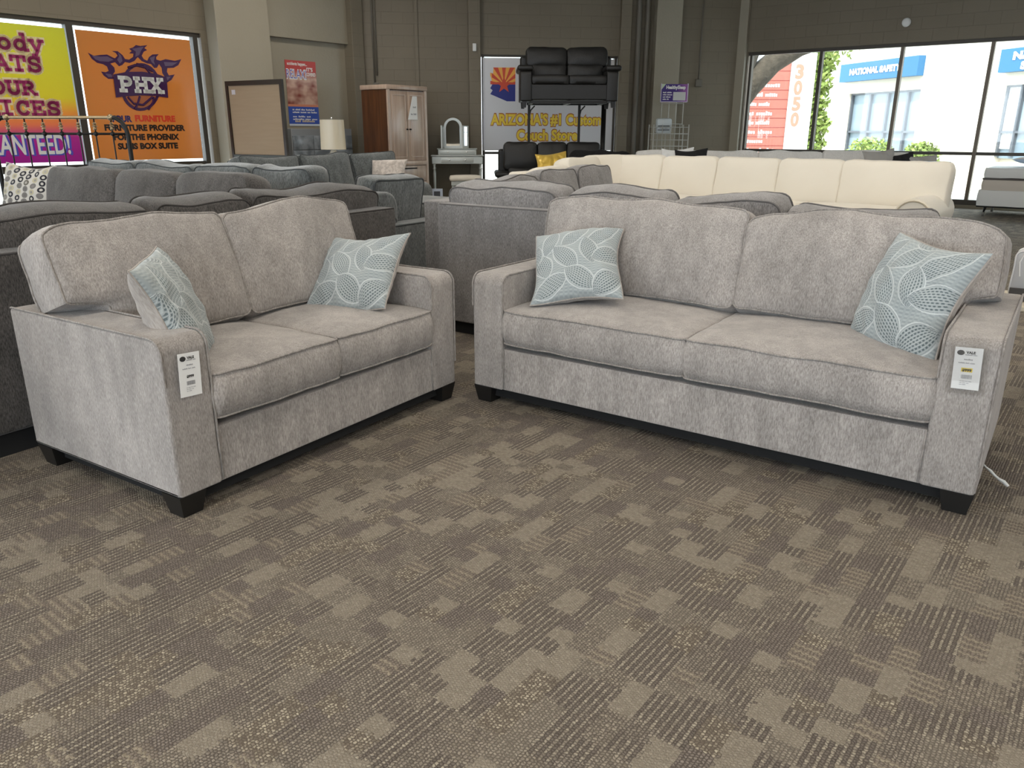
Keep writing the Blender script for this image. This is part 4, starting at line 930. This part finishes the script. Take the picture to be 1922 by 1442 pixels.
# --- cream sectional
KO, KA = (4.78, 8.83), R(-38.3)
t = thing('sectional_sofa', 'long cream U shaped sectional with rolled arm, in front of the right windows', 'sofa', (*KO, 0), KA)
F_ = MT['cream']
bx('back_frame', t, F_, (-4.60, 0, -.02, .20, .08, .86), .05, 4); bx('seat_base', t, F_, (-4.60, 0, -.95, -.025, .08, .40), .02)
bx('side_frame', t, F_, (-4.60, -4.36, -2.0, -.025, .08, .84), .05, 4); bx('seat_base', t, F_, (-4.355, -3.7, -2.0, -.955, .08, .40), .02)
for i, (xa, xb) in enumerate(((-1.06, .06), (-1.80, -1.07), (-2.60, -1.81), (-3.37, -2.61), (-4.12, -3.38))): bc(t, (xa + xb)/2, -.20, .43, xb - xa, .57, .24, 0, F_, None, R(12), 100 + i, r=.07, crown=.05, wave=.01, bulge=.03)
bc(t, -4.18, -.36, .50, .62, .50, .24, R(45), F_, None, R(12), 106, r=.09, wave=.01); bc(t, -4.14, -.98, .50, .72, .49, .24, R(88), F_, None, R(12), 107, r=.09, wave=.01)
bc(t, -4.14, -1.66, .44, .66, .45, .26, R(90), F_, None, R(10), 108, r=.12, wave=.01)
# rolled arm
def roll_arm(x0, x1, y0, y1, z1, r):
    pr = []; cx = (x0 + x1)/2
    pr = [(x0 + .04, .08), (x0 + .04, z1 - r - .12)] + [(cx + r * math.cos(a), z1 - r + r * math.sin(a)) for a in [PI * 1.1 - PI * 1.2 * i / 14 for i in range(15)]] + [(x1 - .04, z1 - r - .12), (x1 - .04, .08)]
    bm = bmesh.new(); A = [bm.verts.new((p[0], y0, p[1])) for p in pr]; B = [bm.verts.new((p[0], y1, p[1])) for p in pr]
    bm.faces.new(A); bm.faces.new(B[::-1])
    for i in range(len(pr)): bm.faces.new((A[i], B[i], B[(i+1) % len(pr)], A[(i+1) % len(pr)]))
    bm.normal_update(); bmesh.ops.bevel(bm, geom=[e for e in bm.edges if abs(e.verts[0].co.y - e.verts[1].co.y) < 1e-5], offset=.02, segments=2, affect='EDGES')
    m = MB(); m.bm(bm); return m, [(p[0], y0 - .004, p[1]) for p in pr[1:-1]]
m, fr_ = roll_arm(-.28, .10, -1.0, .16, .68, .19); a_ = m.build('arm', F_, t, angle=50)
piped_edge(a_, [(-.09 + (p[0] + .09) * .86, p[1], (p[2] - .49) * .86 + .49) for p in fr_], flat('cream_piping', (.45, .39, .29), .8), .008)
for i, (xa, xb) in enumerate(((-1.33, -.26), (-2.58, -1.35), (-3.98, -2.60))): sc_(t, xa, xb, -.97, -.38, .40, .54, F_, None, 110 + i)
for x in (-4.5, -.1):
    for y in (-.85, .1): foot(t, x, y, .07, z1=.08)

# --- pale sofa by the windows with small cushions
t = thing('sofa', 'pale grey linen sofa behind the cream sectional, only its cushion tops visible', 'sofa', (6.55, 13.05, 0), R(-8))
F_ = MT['pale']
bx('back_frame', t, F_, (-4.6, 0, .25, .45, .08, .85), .04); bx('seat_base', t, F_, (-4.6, 0, -.5, .245, .08, .42), .03)
for i, (xa, xb) in enumerate(((-1.45, -.10), (-2.48, -1.47), (-3.42, -2.50), (-4.5, -3.44))): bc(t, (xa + xb)/2, .08, .45, xb - xa, .56, .2, 0, F_, None, R(12), 120 + i, wave=.04, r=.05)
for x in (-4.5, -.1):
    for y in (-.42, .38): foot(t, x, y, .07, z1=.08)
MT['blackcloth'] = flat('black_cloth', (.008, .008, .009), .9); MT['greycloth'] = flat('grey_cloth', (.36, .35, .33), .9); MT['whitecloth'] = flat('white_cloth', (.74, .74, .73), .9)
for lb, px_, z_, ml, s_ in (('black pillow on the pale sofa, nearer the wire rack', 2.78, .83, 'blackcloth', .50), ('white pillow propped behind the black one on the pale sofa', 2.62, .84, 'whitecloth', .50), ('small grey pillow tip above the cream sectional, left of centre mullion', 5.52, .85, 'greycloth', .46), ('black pillow tip beside the small grey pillow by the window', 5.80, .80, 'blackcloth', .46), ('light grey pillow at the right end of the pale sofa', 6.12, .78, 'greycloth', .46)):
    yy = 12.55 - (px_ - 2.6) * .14 + (.22 if 'white pillow' in lb else 0)
    throw_pillow(lb, frame_matrix((px_, yy, z_), (1, -.1, .12 if 'tip' in lb else .03), (.0, .35, .9)), None, s_, .13, px_, 40, ml, ml)

# --- black leather pieces
def leather(name, label, cat, loc, rotz, W, n, H, recl):
    t = thing(name, label, cat, loc, rotz); L = MT['leather']; aw = .22; iw = (W - 2 * aw) / n
    bx('base', t, L, (aw - .02, W - aw + .02, .0, .80, .12, .37), .02); bx('back_frame', t, L, (.05, W - .05, .72, .90, .12, H - .12), .05)
    for k, x0 in enumerate((0, W - aw)):
        a = soft_prism(rprofile(-.02, .86, .10, .60, .09, .05, .02), x0 + (.0 if k else .03), x0 + aw - (.03 if k else 0), .02, 3).build('arm', L, t, angle=50)
        bc(a, x0 + aw/2, .40, .585, aw + .03, .0001 + .90, .09, 0, L, None, R(90), 130 + k, name='arm_pad', r=.05, crown=.015, wave=0, n=(6, 14, 2)) if False else None
        m = MB(); m.box(x0 - .02, x0 + aw + .02, -.045, .88, .57, .66, .04, 4); m.build('arm_pad', L, a)
    for i in range(n):
        xa = aw + iw * i
        sc_(t, xa + .005, xa + iw - .005, -.02, .58, .37, .50, L, None, 140 + i)
        ext = .07
        x0, x1 = xa - (ext if i == 0 else 0), xa + iw + (ext if i == n - 1 else 0)
        bc(t, (x0 + x1)/2, .60, .66, x1 - x0 - .01, H - .67, .20, 0, L, None, R(9), 150 + i, name='back_cushion', r=.08, crown=.05, wave=0)
        bc(t, xa + iw/2, .55, .46, iw - .02, .24, .17, 0, L, None, R(6), 160 + i, name='lumbar_cushion', r=.05, crown=.04, wave=0)
    for x in (.10, W - .10):
        for y in (.05, .80): foot(t, x, y, .075, z1=.12)
    return t
leather('leather_sofa', 'black leather three seat sofa on the floor under the display rack', 'sofa', (-.28, 13.75, 0), R(2), 2.0, 3, 1.14, True)
leather('leather_loveseat', 'black leather loveseat raised on the tall display rack', 'loveseat', (.10, 13.75, 1.70), R(1.5), 1.68, 2, .98, False)
t = thing('display_rack', 'black steel display rack lifting the leather loveseat above the sofa', 'rack', (.10, 13.75, 0), R(1.5))
m = MB(); m.box(.20, 1.48, .02, .07, 1.765, 1.812); m.box(.18, 1.62, .94, .99, 1.765, 1.812); m.box(.20, .25, .07, .94, 1.765, 1.812); m.box(1.43, 1.48, .07, .94, 1.765, 1.812); m.box(.82, .88, .07, .94, 1.765, 1.812); m.build('platform', MT['blackmetal'], t, smooth=False)
for x in (.22, 1.12, 1.56):
    m = MB(); y = .94; w_ = .022 if x < 1.5 else .04
    m.box(x - w_, x + w_, y, y + .05, 0, 1.7645); 
    if x < 1.5: m.tube([(x, y + .02, 1.56), (x + .03, y + .02, 1.68), (x + .10, y + .02, 1.755)], .012, 6)
    m.build('post', MT['blackmetal'], t)
t = thing('fur_armchair', 'black fuzzy armchair back between the leather sofa and the cream sectional', 'chair', (.92, 12.85, 0), R(-6))
bc(t, .48, .25, .42, 1.0, .60, .22, 0, MT['fur'], None, R(10), 170, r=.12, crown=.05, noise_amp=.02, wave=.03); bx('seat', t, MT['fur'], (.02, .95, -.45, .2, .10, .42), .05)
for x in (.08, .9):
    for y in (-.4, .15): foot(t, x, y, .06, z1=.10)
_n = NT('gold_satin'); MT['gold'] = _n.bsdf(_n.mix(_n.noise(_n.coord(), 9, 4), (.50, .30, .02), (.80, .56, .10)), .35, metal=.25, sheen=.4)
throw_pillow('shiny gold satin pillow in front of the leather sofa', frame_matrix((.66, 13.45, .74), (1, .03, .10), (0, .35, .93)), None, .52, .15, 6, 60, 'gold', 'gold')

# --- armoire
AW, AD = R(52), .65
t = thing('armoire', 'brown wooden armoire with two doors, drawers and a paper notice', 'armoire', (-2.21, 14.50, 0), AW)
wd = wood('walnut_side', (.055, .020, .008), (.13, .05, .018)); wf = wood('pale_walnut_front', (.40, .29, .22), (.54, .415, .33), .3)
bx('carcass', t, wd, (.0, .98, .0, AD, .06, 2.02), .008, 1)
m = MB(); m.box(-.02, 1.0, -.035, AD + .01, 2.02, 2.10, .012); m.box(.0, .055, -.03, .0, .06, 2.02); m.box(.925, .98, -.03, .0, .06, 2.02); m.box(.055, .925, -.03, .0, .06, .12); m.box(.055, .925, -.04, .0, .72, .80, .008); m.build('face_frame', wf, t)
for i, (xa, xb) in enumerate(((.06, .487), (.493, .92))):
    m = MB(); m.box(xa, xb, -.022, -.001, .805, 2.0, .003); d_ = m.build('door', wf, t)
    m = MB(); m.box(xa + .05, xa + .06, -.028, -.022, .87, 1.94); m.box(xb - .06, xb - .05, -.028, -.022, .87, 1.94); m.box(xa + .05, xb - .05, -.028, -.022, 1.93, 1.94); m.box(xa + .05, xb - .05, -.028, -.022, .87, .88); m.build('moulding', wf, d_, smooth=False)
    m = MB(); m.box((.455, .535)[i] - .02, (.455, .535)[i] + .015, -.045, -.022, 1.34, 1.365, .003); m.build('handle', MT['blackmetal'], d_)
for za, zb_ in ((.43, .71), (.13, .42)):
    m = MB(); m.box(.06, .92, -.024, -.001, za, zb_, .004); d_ = m.build('drawer', wf, t); m = MB(); m.box(.32, .66, -.05, -.024, zb_ - .05, zb_ - .03, .006); m.build('handle', MT['blackmetal'], d_)
for x in (.06, .92):
    for y in (.06, AD - .06): foot(t, x, y, .07, z1=.06)
t = thing('paper_notice', 'white paper sheet with slanted cut corner on the armoire right door', 'notice', (*wp((-2.21, 14.5), AW, .43, -.055), 1.72), AW)
m = MB(); m.prism([(.03, -.20), (.27, -.20), (.27, .20), (.16, .20)], 0, .004); m.build('sheet', MT['paper'], t, smooth=False); marks('lettering', (4,), MT['greyink'], t, .16, -.002, .0, .08, .03); marks('lettering', (3, 4), MT['greyink'], t, .10, -.002, -.12, .14, .03)

# --- vanity, stool, small white frame
t = thing('vanity_table', 'silver painted vanity table with turned legs and four small drawers', 'vanity', (-1.55, 15.55, 0), R(4))
sw = MT['silverwood']
bx('case', t, sw, (0, .98, 0, .42, .72, .86), .008, 1); bx('top', t, sw, (-.02, 1.0, -.02, .44, .86, .885), .008, 1); bx('upper_case', t, sw, (.12, .86, .10, .40, .885, .99), .006, 1)
bx('upper_top', t, sw, (.10, .88, .08, .41, .99, 1.005), .004, 1)
for (xa, xb, za, zb_, y) in ((.18, .80, .745, .84, 0), (.15, .83, .90, .975, .10)):
    m = MB(); m.box(xa, xb, y - .012, y - .0005, za, zb_, .003); d_ = m.build('drawer', sw, t)
    for x in ((xa + .16), (xb - .16)):
        m = MB(); m.lathe([(.004, 0), (.006, .012), (.013, .02), (.012, .028), (.002, .032)], 12, mat=Matrix.Translation((x, y - .012, (za + zb_)/2)) @ Matrix.Rotation(PI/2, 4, 'X')); m.build('knob', MT['chrome'], d_)
for x in (.04, .94):
    for y in (.04, .38): m = MB(); m.lathe([(.012, 0), (.018, .03), (.014, .06), (.022, .35), (.026, .55), (.016, .60), (.03, .63), (.018, .66), (.028, .72)], 14, (x, y, 0)); m.build('leg', sw, t)
t = thing('vanity_mirror', 'arched three part mirror standing on the vanity table', 'mirror', (-1.15, 15.84, 1.008), R(4))
def arch(w_, h_, n=14, x=0): return [(x - w_/2, 0), (x + w_/2, 0)] + [(x + w_/2 * math.cos(PI * i / n), h_ - w_/2 + w_/2 * math.sin(PI * i / n)) for i in range(n + 1)]
def ring(m, outer, inner, y0, y1, M=None):
    n = len(outer); vs = []
    for p in outer: vs += [(p[0], y0, p[1]), (p[0], y1, p[1])]
    for p in inner: vs += [(p[0], y0, p[1]), (p[0], y1, p[1])]
    fs = []
    for i in range(n):
        j = (i + 1) % n; fs += [(2*i, 2*j, 2*j+1, 2*i+1), (2*n+2*i, 2*n+2*i+1, 2*n+2*j+1, 2*n+2*j), (2*i, 2*n+2*i, 2*n+2*j, 2*j), (2*i+1, 2*j+1, 2*n+2*j+1, 2*n+2*i+1)]
    m.add(vs, fs, M)
def inset(pts, d):
    cx = sum(p[0] for p in pts)/len(pts); zs = [p[1] for p in pts]; cz = (min(zs) + max(zs))/2; w_ = max(p[0] for p in pts) - min(p[0] for p in pts); h_ = max(zs) - min(zs)
    return [(cx + (p[0] - cx) * (1 - 2*d/w_), cz + (p[1] - cz) * (1 - 2*d/h_)) for p in pts]
for nm, w_, h_, Mx in (('centre_frame', .36, .56, Matrix.Identity(4)), ('side_frame', .20, .42, Matrix.Translation((.19, -.01, 0)) @ Matrix.Rotation(R(-62), 4, 'Z') @ Matrix.Translation((.10, 0, 0))), ('side_frame', .20, .42, Matrix.Translation((-.19, -.01, 0)) @ Matrix.Rotation(R(80), 4, 'Z') @ Matrix.Translation((-.10, 0, 0)))):
    P = arch(w_, h_) if 'centre' in nm else [(-w_/2, 0), (w_/2, 0), (w_/2, h_ * .98), (-w_/2, h_)]
    m = MB(); ring(m, P, inset(P, .045 if 'centre' in nm else .02), -.012, .012, Mx); f_ = m.build(nm, sw, t, smooth=False)
    m = MB(); m.prism(inset(P, .04 if 'centre' in nm else .018), -.003, .003, 'xz', Mx @ Matrix.Rotation(R(9) if 'centre' in nm else 0, 4, 'Z')); m.build('mirror_glass', MT['mirror'], f_, smooth=False)
t = thing('vanity_stool', 'small silver stool with cream padded seat in front of the vanity', 'stool', (-1.13, 14.55, 0), R(4))
sc_(t, 0, .56, 0, .36, .46, .54, MT['cream'], None, 180, name='seat'); bx('apron', t, sw, (.02, .54, .02, .34, .38, .462), .005, 1)
for x in (.05, .51):
    for y in (.05, .31): m = MB(); m.lathe([(.01, 0), (.016, .05), (.013, .08), (.02, .24), (.014, .28), (.024, .32), (.022, .39)], 12, (x, y, 0)); m.build('leg', sw, t)
t = thing('picture_frame', 'small white frame with dark inner edge leaning at the foot of the vanity', 'frame', (-1.78, 15.35, 0), R(5))
P = [(0, 0), (.22, 0), (.22, .27), (0, .27)]; Mx = Matrix.Translation((.22, 0, 0)) @ Matrix.Rotation(R(-8), 4, 'X')
m = MB(); ring(m, P, inset(P, .05), -.012, .012, Mx); m.build('frame_border', flat('bluish_white_paint', (.50, .56, .68), .5), t, smooth=False); m = MB(); m.prism(inset(P, .05), .0, .008, 'xz', Mx); m.build('backing', flat('dark_liner', (.05, .055, .07), .6), t, smooth=False)

# --- dresser mirror seen from behind, lamp, grey cabinet
DO, DA = (-4.545, 13.3), R(-30)
t = thing('dresser', 'low cream dresser seen from behind under the cardboard backed mirror', 'dresser', (*DO, 0), DA)
cw = flat('cream_lacquer', (.62, .55, .42), .5)
bx('case', t, cw, (-.15, 2.25, .03, .50, .06, .85), .008, 1); bx('top', t, cw, (-.17, 2.27, .0, .52, .85, .88), .006, 1)
for x in (-.08, 2.18):
    for y in (.09, .44): foot(t, x, y, .06, z1=.06)
t = thing('dresser_mirror', 'large mirror seen from the back, cardboard panel in a dark frame', 'mirror', (*wp(DO, DA, 0, -.04), .70), DA)
P = [(0, .0), (1.235, .0), (1.235, 1.37), (0, 1.37)]; m = MB(); ring(m, P, [(.05, .26), (1.185, .26), (1.185, 1.30), (.05, 1.30)], -.03, .02); m.build('mirror_frame', flat('espresso_wood', (.022, .014, .010), .4), t, smooth=False)
_n = NT('brown_cardboard'); cb = _n.bsdf(_n.mix(_n.noise(_n.mapv(_n.coord(), (1, 1, 14)), 2, 3), (.31, .225, .145), (.37, .275, .185)), .85)
m = MB(); m.box(.045, 1.19, -.01, .0, .255, 1.305); m.build('cardboard_back', cb, t, smooth=False); m = MB(); m.box(.12, .20, -.014, -.0105, 1.17, 1.24); m.build('sticker', flat('pale_sticker', (.55, .53, .58), .6), t, smooth=False)
m = MB(); m.box(.05, 1.185, -.034, -.0305, .19, .25); m.build('bottom_rail', flat('grey_green_strip', (.07, .08, .075), .6), t, smooth=False)
t = thing('table_lamp', 'table lamp with cream drum shade and crystal base beside the cardboard backed mirror', 'lamp', (*wp(DO, DA, 1.90, .26), .881), DA)
m = MB(); m.lathe([(.085, 0), (.09, .012), (.03, .02), (.02, .03)], 20); m.build('foot_plate', MT['chrome'], t)
m = MB(); m.lathe([(.02, .03), (.06, .07), (.07, .11), (.045, .15), (.02, .165), (.03, .18), (.012, .20), (.012, .30), (.006, .60), (.012, .605), (.014, .63), (.004, .64)], 10); m.build('stem', flat('smoked_crystal', (.55, .56, .55), .08, metal=.6), t, smooth=False)
_n = NT('lamp_linen'); MT['shade'] = vinyl('cream_lamp_linen', (.80, .73, .58), .35)
m = MB(); m.lathe([(.188, .17), (.192, .17), (.180, .605), (.176, .605)], 32); N_ = len(m.f); m.f = m.f[:-2]; m.build('shade', MT['shade'], t, angle=60)
m = MB(); [m.tube([(0, 0, .58), (.178 * math.cos(q), .178 * math.sin(q), .60)], .003, 5) for q in (0, 2.1, 4.2)]; m.build('spider', MT['chrome'], t)
t = wall_thing('storage_cabinet', 'grey cabinet with blotchy glassy door panels behind the lamp', 'cabinet', C1, AL, -1.90, -.50)
_n = NT('cloudy_grey_panel'); cg = _n.bsdf(_n.mix(_n.ramp(_n.noise(_n.coord(), 5, 3), (.4, 0.0), (.6, 1.0)), (.13, .15, .17), (.27, .30, .33)), .25)
bx('case', t, flat('grey_lacquer', (.22, .235, .25), .4), (0, 1.38, .0, .40, .0, 1.36), .006, 1)
for i in range(3):
    for (za, zb_) in ((.62, .99), (1.0, 1.24), (.1, .61)):
        m = MB(); m.box(.015 + i * .453, .015 + i * .453 + .443, -.02, -.001, za, zb_, .004); m.build('door_panel', cg, t)

# --- iron headboard
t = thing('iron_headboard', 'black iron headboard with antique brass rail and knobs in front of the posters', 'headboard', (-5.72, 9.3, 0), R(0))
def HX(px): return (px - 961) / 1538 * 9.55 + 5.72
k_ = 9.3 / 1538; 
def HZ(py): return 1.325 + (247 - py) * k_ * 1.04
xl, xr_ = HX(38), HX(228)
m = MB(); m.tube([(xl, 0, HZ(225)), (xr_, 0, HZ(225))], .018, 12); m.build('top_rail', MT['brass'], t)
for sgn, x0, xb in ((-1, xl, HX(8)), (1, xr_, HX(256))):
    dx = xb - x0; m = MB(); m.tube([(x0, 0, HZ(225)), (x0 + dx * .35, 0, HZ(226)), (x0 + dx * .7, 0, HZ(233)), (x0 + dx * .92, 0, HZ(245)), (xb, 0, HZ(258)), (xb, 0, 0)], .025, 10); m.build('post', MT['blackmetal'], t)
    m = MB(); m.lathe([(.0201, -.03), (.034, -.015), (.036, 0), (.034, .015), (.0201, .03)], 14, mat=Matrix.Translation((x0, 0, HZ(225))) @ Matrix.Rotation(PI/2, 4, 'Y')); m.build('brass_collar', MT['brass'], t)
m = MB(); m.tube([(HX(9), 0, HZ(253)), (HX(256), 0, HZ(253))], .013, 8); m.build('middle_rail', MT['blackmetal'], t)
m = MB(); m.tube([(HX(9), 0, .55), (HX(256), 0, .55)], .013, 8); m.build('lower_rail', MT['blackmetal'], t)
for px in (38, 70, 103, 135, 167, 197, 228):
    x = HX(px); m = MB(); m.tube([(x, 0, .55), (x, 0, HZ(227))], .0085, 8); s_ = m.build('spindle', MT['blackmetal'], t)
    m = MB(); m.lathe([(.009, -.045), (.022, -.03), (.012, -.008), (.03, .0), (.012, .014), (.02, .03), (.009, .045)], 12, (x, 0, HZ(240))); m.build('brass_knob', MT['brass'], s_)
    m = MB(); m.lathe([(.010, -.025), (.026, -.012), (.028, 0), (.026, .012), (.010, .025)], 12, (x, 0, HZ(253))); m.build('iron_knob', MT['blackmetal'], s_)

# --- wire rack with sign
WO = (2.60, 15.35)
t = thing('wire_rack', 'white wire display rack with upper grid against the back wall', 'rack', (*WO, 0), R(5))
ww = flat('cream_wire', (.42, .41, .37), .45)
for x in (.05, .72):
    for y in (0, .35): m = MB(); m.tube([(x, y, 0), (x, y, 1.45)], .011, 8); m.build('upright', ww, t)
for y, nm in ((0, 'front_grid'), (.35, 'back_grid')):
    m = MB()
    for z in [.25 + .115 * i for i in range(11)]: m.tube([(.05, y, z), (.72, y, z)], .006, 6)
    for x in (.22, .38, .55): m.tube([(x, y + .008, .2), (x, y + .008, 1.45)], .006, 6)
    m.build(nm, ww, t)
for z in (.4, .85, 1.28):
    m = MB(); [m.tube([(.05 + .067 * i, 0, z), (.05 + .067 * i, .35, z)], .004, 5) for i in range(11)]; m.tube([(.05, 0, z), (.72, 0, z)], .007, 6); m.build('shelf', ww, t)
m = MB(); [m.tube([(x, .34, 1.40), (x, .34, 1.86)], .009, 6) for x in (.27, .41, .55, .69)]; [m.tube([(.27, .335, z), (.69, .335, z)], .006, 6) for z in (1.46, 1.83)]; m.build('sign_grid', ww, t)
t = thing('sleep_sign', 'purple Healthy Sleep sign board on top of the wire rack', 'sign', (*wp(WO, R(5), .24, .31), 1.865), R(5))
_n = NT('violet_print'); MT['violet'] = _n.bsdf(_n.ramp(_n.sep(_n.coord())['X'], (0, (.035, .02, .17)), (.30, (.05, .02, .18)), (.48, (.30, .11, .36))), .35)
m = MB(); m.box(0, .50, 0, .02, 0, .31); m.build('board', MT['violet'], t, smooth=False)
m = MB(); m.box(-.012, .0, -.008, .028, -.01, .32); m.box(.50, .515, -.008, .028, -.01, .32); m.box(0, .50, -.008, .028, -.012, 0); m.build('holder', flat('lilac_edge', (.55, .50, .62), .4), t, smooth=False)
m = MB(); m.box(.23, .47, -.004, -.0005, .02, .17); m.build('picture', flat('grey_picture', (.52, .53, .52), .5), t, smooth=False); m = MB(); m.prism([(0, .31), (0, .21), (.08, .31)], -.004, -.0005); m.build('corner', flat('pale_green', (.5, .6, .45), .5), t, smooth=False)
text('lettering', 'HealthySleep', MT['paper'], t, .09, -.004, .225, .085, .003, .37)
for i in range(4): marks('small_print', ((4, 6), (5, 7), (4, 7), (6, 3))[i], MT['paper'], t, .03, -.004, .15 - .04 * i, (.17, .18, .15, .12)[i], .024, None, i)
t = thing('pillow_pack', 'small white packaged pillow standing on the wire rack shelf', 'package', (*wp(WO, R(5), .13, .06), 1.29), R(5))
c_ = Cushion(.27, .26, .14, r=.03, crown=.02, bulge=.01, n=(8, 8, 2)); c_.make('bag', flat('white_pack', (.48, .52, .53), .35), t, Mback(.14, .08, .132)); m = MB(); m.box(.01, .23, -.030, -.014, .055, .068); m.box(.01, .23, -.030, -.014, .125, .14); m.build('stripe', MT['ink'], t, smooth=False)
marks('lettering', (4, 3), MT['greyink'], t, .04, -.031, .085, .15, .025)

# --- bed by the right windows
BO, BA = (7.66, 13.14), R(-38)
t = thing('display_bed', 'white mattress and box spring on wheeled metal frame at the right edge', 'bed', (*BO, 0), BA)
wm = flat('mattress_ticking', (.70, .71, .70), .8); bm2 = flat('beige_ticking', (.56, .51, .45), .8)
sc_(t, .04, 2.0, .02, 1.15, .62, .77, wm, None, 200, name='mattress', crown=.02); m = MB(); m.box(.025, 2.0, .0, 1.15, .588, .612, .005); m.build('dark_band', flat('dark_tape', (.07, .06, .055), .6), t)
sc_(t, .03, 2.0, .02, 1.15, .42, .59, bm2, None, 201, name='lower_mattress', crown=0); sc_(t, .0, 2.0, .0, 1.15, .17, .42, wm, None, 202, name='box_spring', crown=0)
m = MB(); m.box(.0, 2.0, .03, .07, .145, .172); m.box(.0, 2.0, 1.05, 1.09, .145, .172); m.box(.05, .09, .07, 1.05, .145, .172); m.build('metal_frame', MT['blackmetal'], t, smooth=False)
for x in (.13, 1.8):
    for y in (.08, 1.05): m = MB(); m.tube([(x, y, .15), (x - .015, y, .065)], .02, 8, rs=[.026, .012]); l_ = m.build('leg', MT['blackmetal'], t); m = MB(); m.lathe([(.001, -.018), (.032, -.016), (.034, 0), (.032, .016), (.001, .018)], 14, mat=Matrix.Translation((x - .015, y, .034)) @ Matrix.Rotation(PI/2, 4, 'Y')); m.build('caster', flat('grey_caster', (.16, .16, .15), .4), l_)
t2 = throw_pillow('pale blue pillow lying on the mattress at the right edge', Matrix.Translation(wloc(BO, BA, .72, .45, .87)) @ Matrix.Rotation(R(-60), 4, 'Z') @ Matrix.Rotation(R(80), 4, 'X'), None, .55, .15, 8, 40, 'paleblue' if 'paleblue' in MT else 'whitecloth', 'whitecloth')
t = thing('mattress_bag', 'pale blue wrapped mattress leaning between the cream sectional and the windows', 'mattress', (5.80, 11.45, 0), R(-38)); sc_(t, 0, .35, 0, .16, .0, .93, flat('pale_blue_wrap', (.50, .64, .74), .4), None, 210, name='wrapped_mattress', crown=.0)

# --- stand and pillow pack behind the right end of the long sofa
SO_, SA_ = (-.197, 3.810), R(-34.99)
t = thing('side_table', 'small cream side table behind the right end of the long sofa', 'table', wloc(SO_, SA_, 2.10, 1.40, 0), SA_)
bx('table_top', t, cw, (0, .42, 0, .42, .50, .53), .006, 1)
for x in (.03, .39):
    for y in (.03, .39): bx('leg', t, cw, (x - .018, x + .018, y - .018, y + .018, 0, .50), .003, 1)
t = thing('pillow_pack', 'clear plastic pillow pack with black label band behind the right arm of the long sofa', 'package', wloc(SO_, SA_, 2.16, 1.50, .531), SA_)
c_ = Cushion(.30, .22, .15, r=.03, crown=.03, bulge=.01, n=(10, 8, 2)); c_.make('bag', flat('clouded_white_plastic', (.50, .50, .51), .25), t, Mback(.17, .12, .125), flat('clear_seam', (.7, .7, .7), .3), .004)
m = MB(); m.box(.02, .32, .005, .016, .005, .065); b_ = m.build('label_band', flat('charcoal_band', (.05, .045, .042), .4), t, smooth=False); marks('lettering', (9,), MT['paper'], b_, .09, .003, .03, .15, .022)
m = MB(); m.tube([(.05, .03, .12), (.04, .03, .19), (.055, .03, .235), (.075, .03, .225), (.07, .03, .20)], .003, 6); m.build('hook', MT['white'], t)
m = MB(); rn = random.Random(2); pts = [(1.865 + .008 * i + rn.uniform(-.004, .004), 2.90 - .018 * i, .078 - .0085 * i + rn.uniform(0, .006)) for i in range(9)]
m.tube(pts, .005, 6, rs=[.003 + .005 * rn.random() for _ in pts]); tag(m.build('plastic_twist', flat('white_plastic', (.72, .72, .70), .3)), 'crumpled white plastic tie hanging to the carpet at the long sofa right end', 'plastic tie')
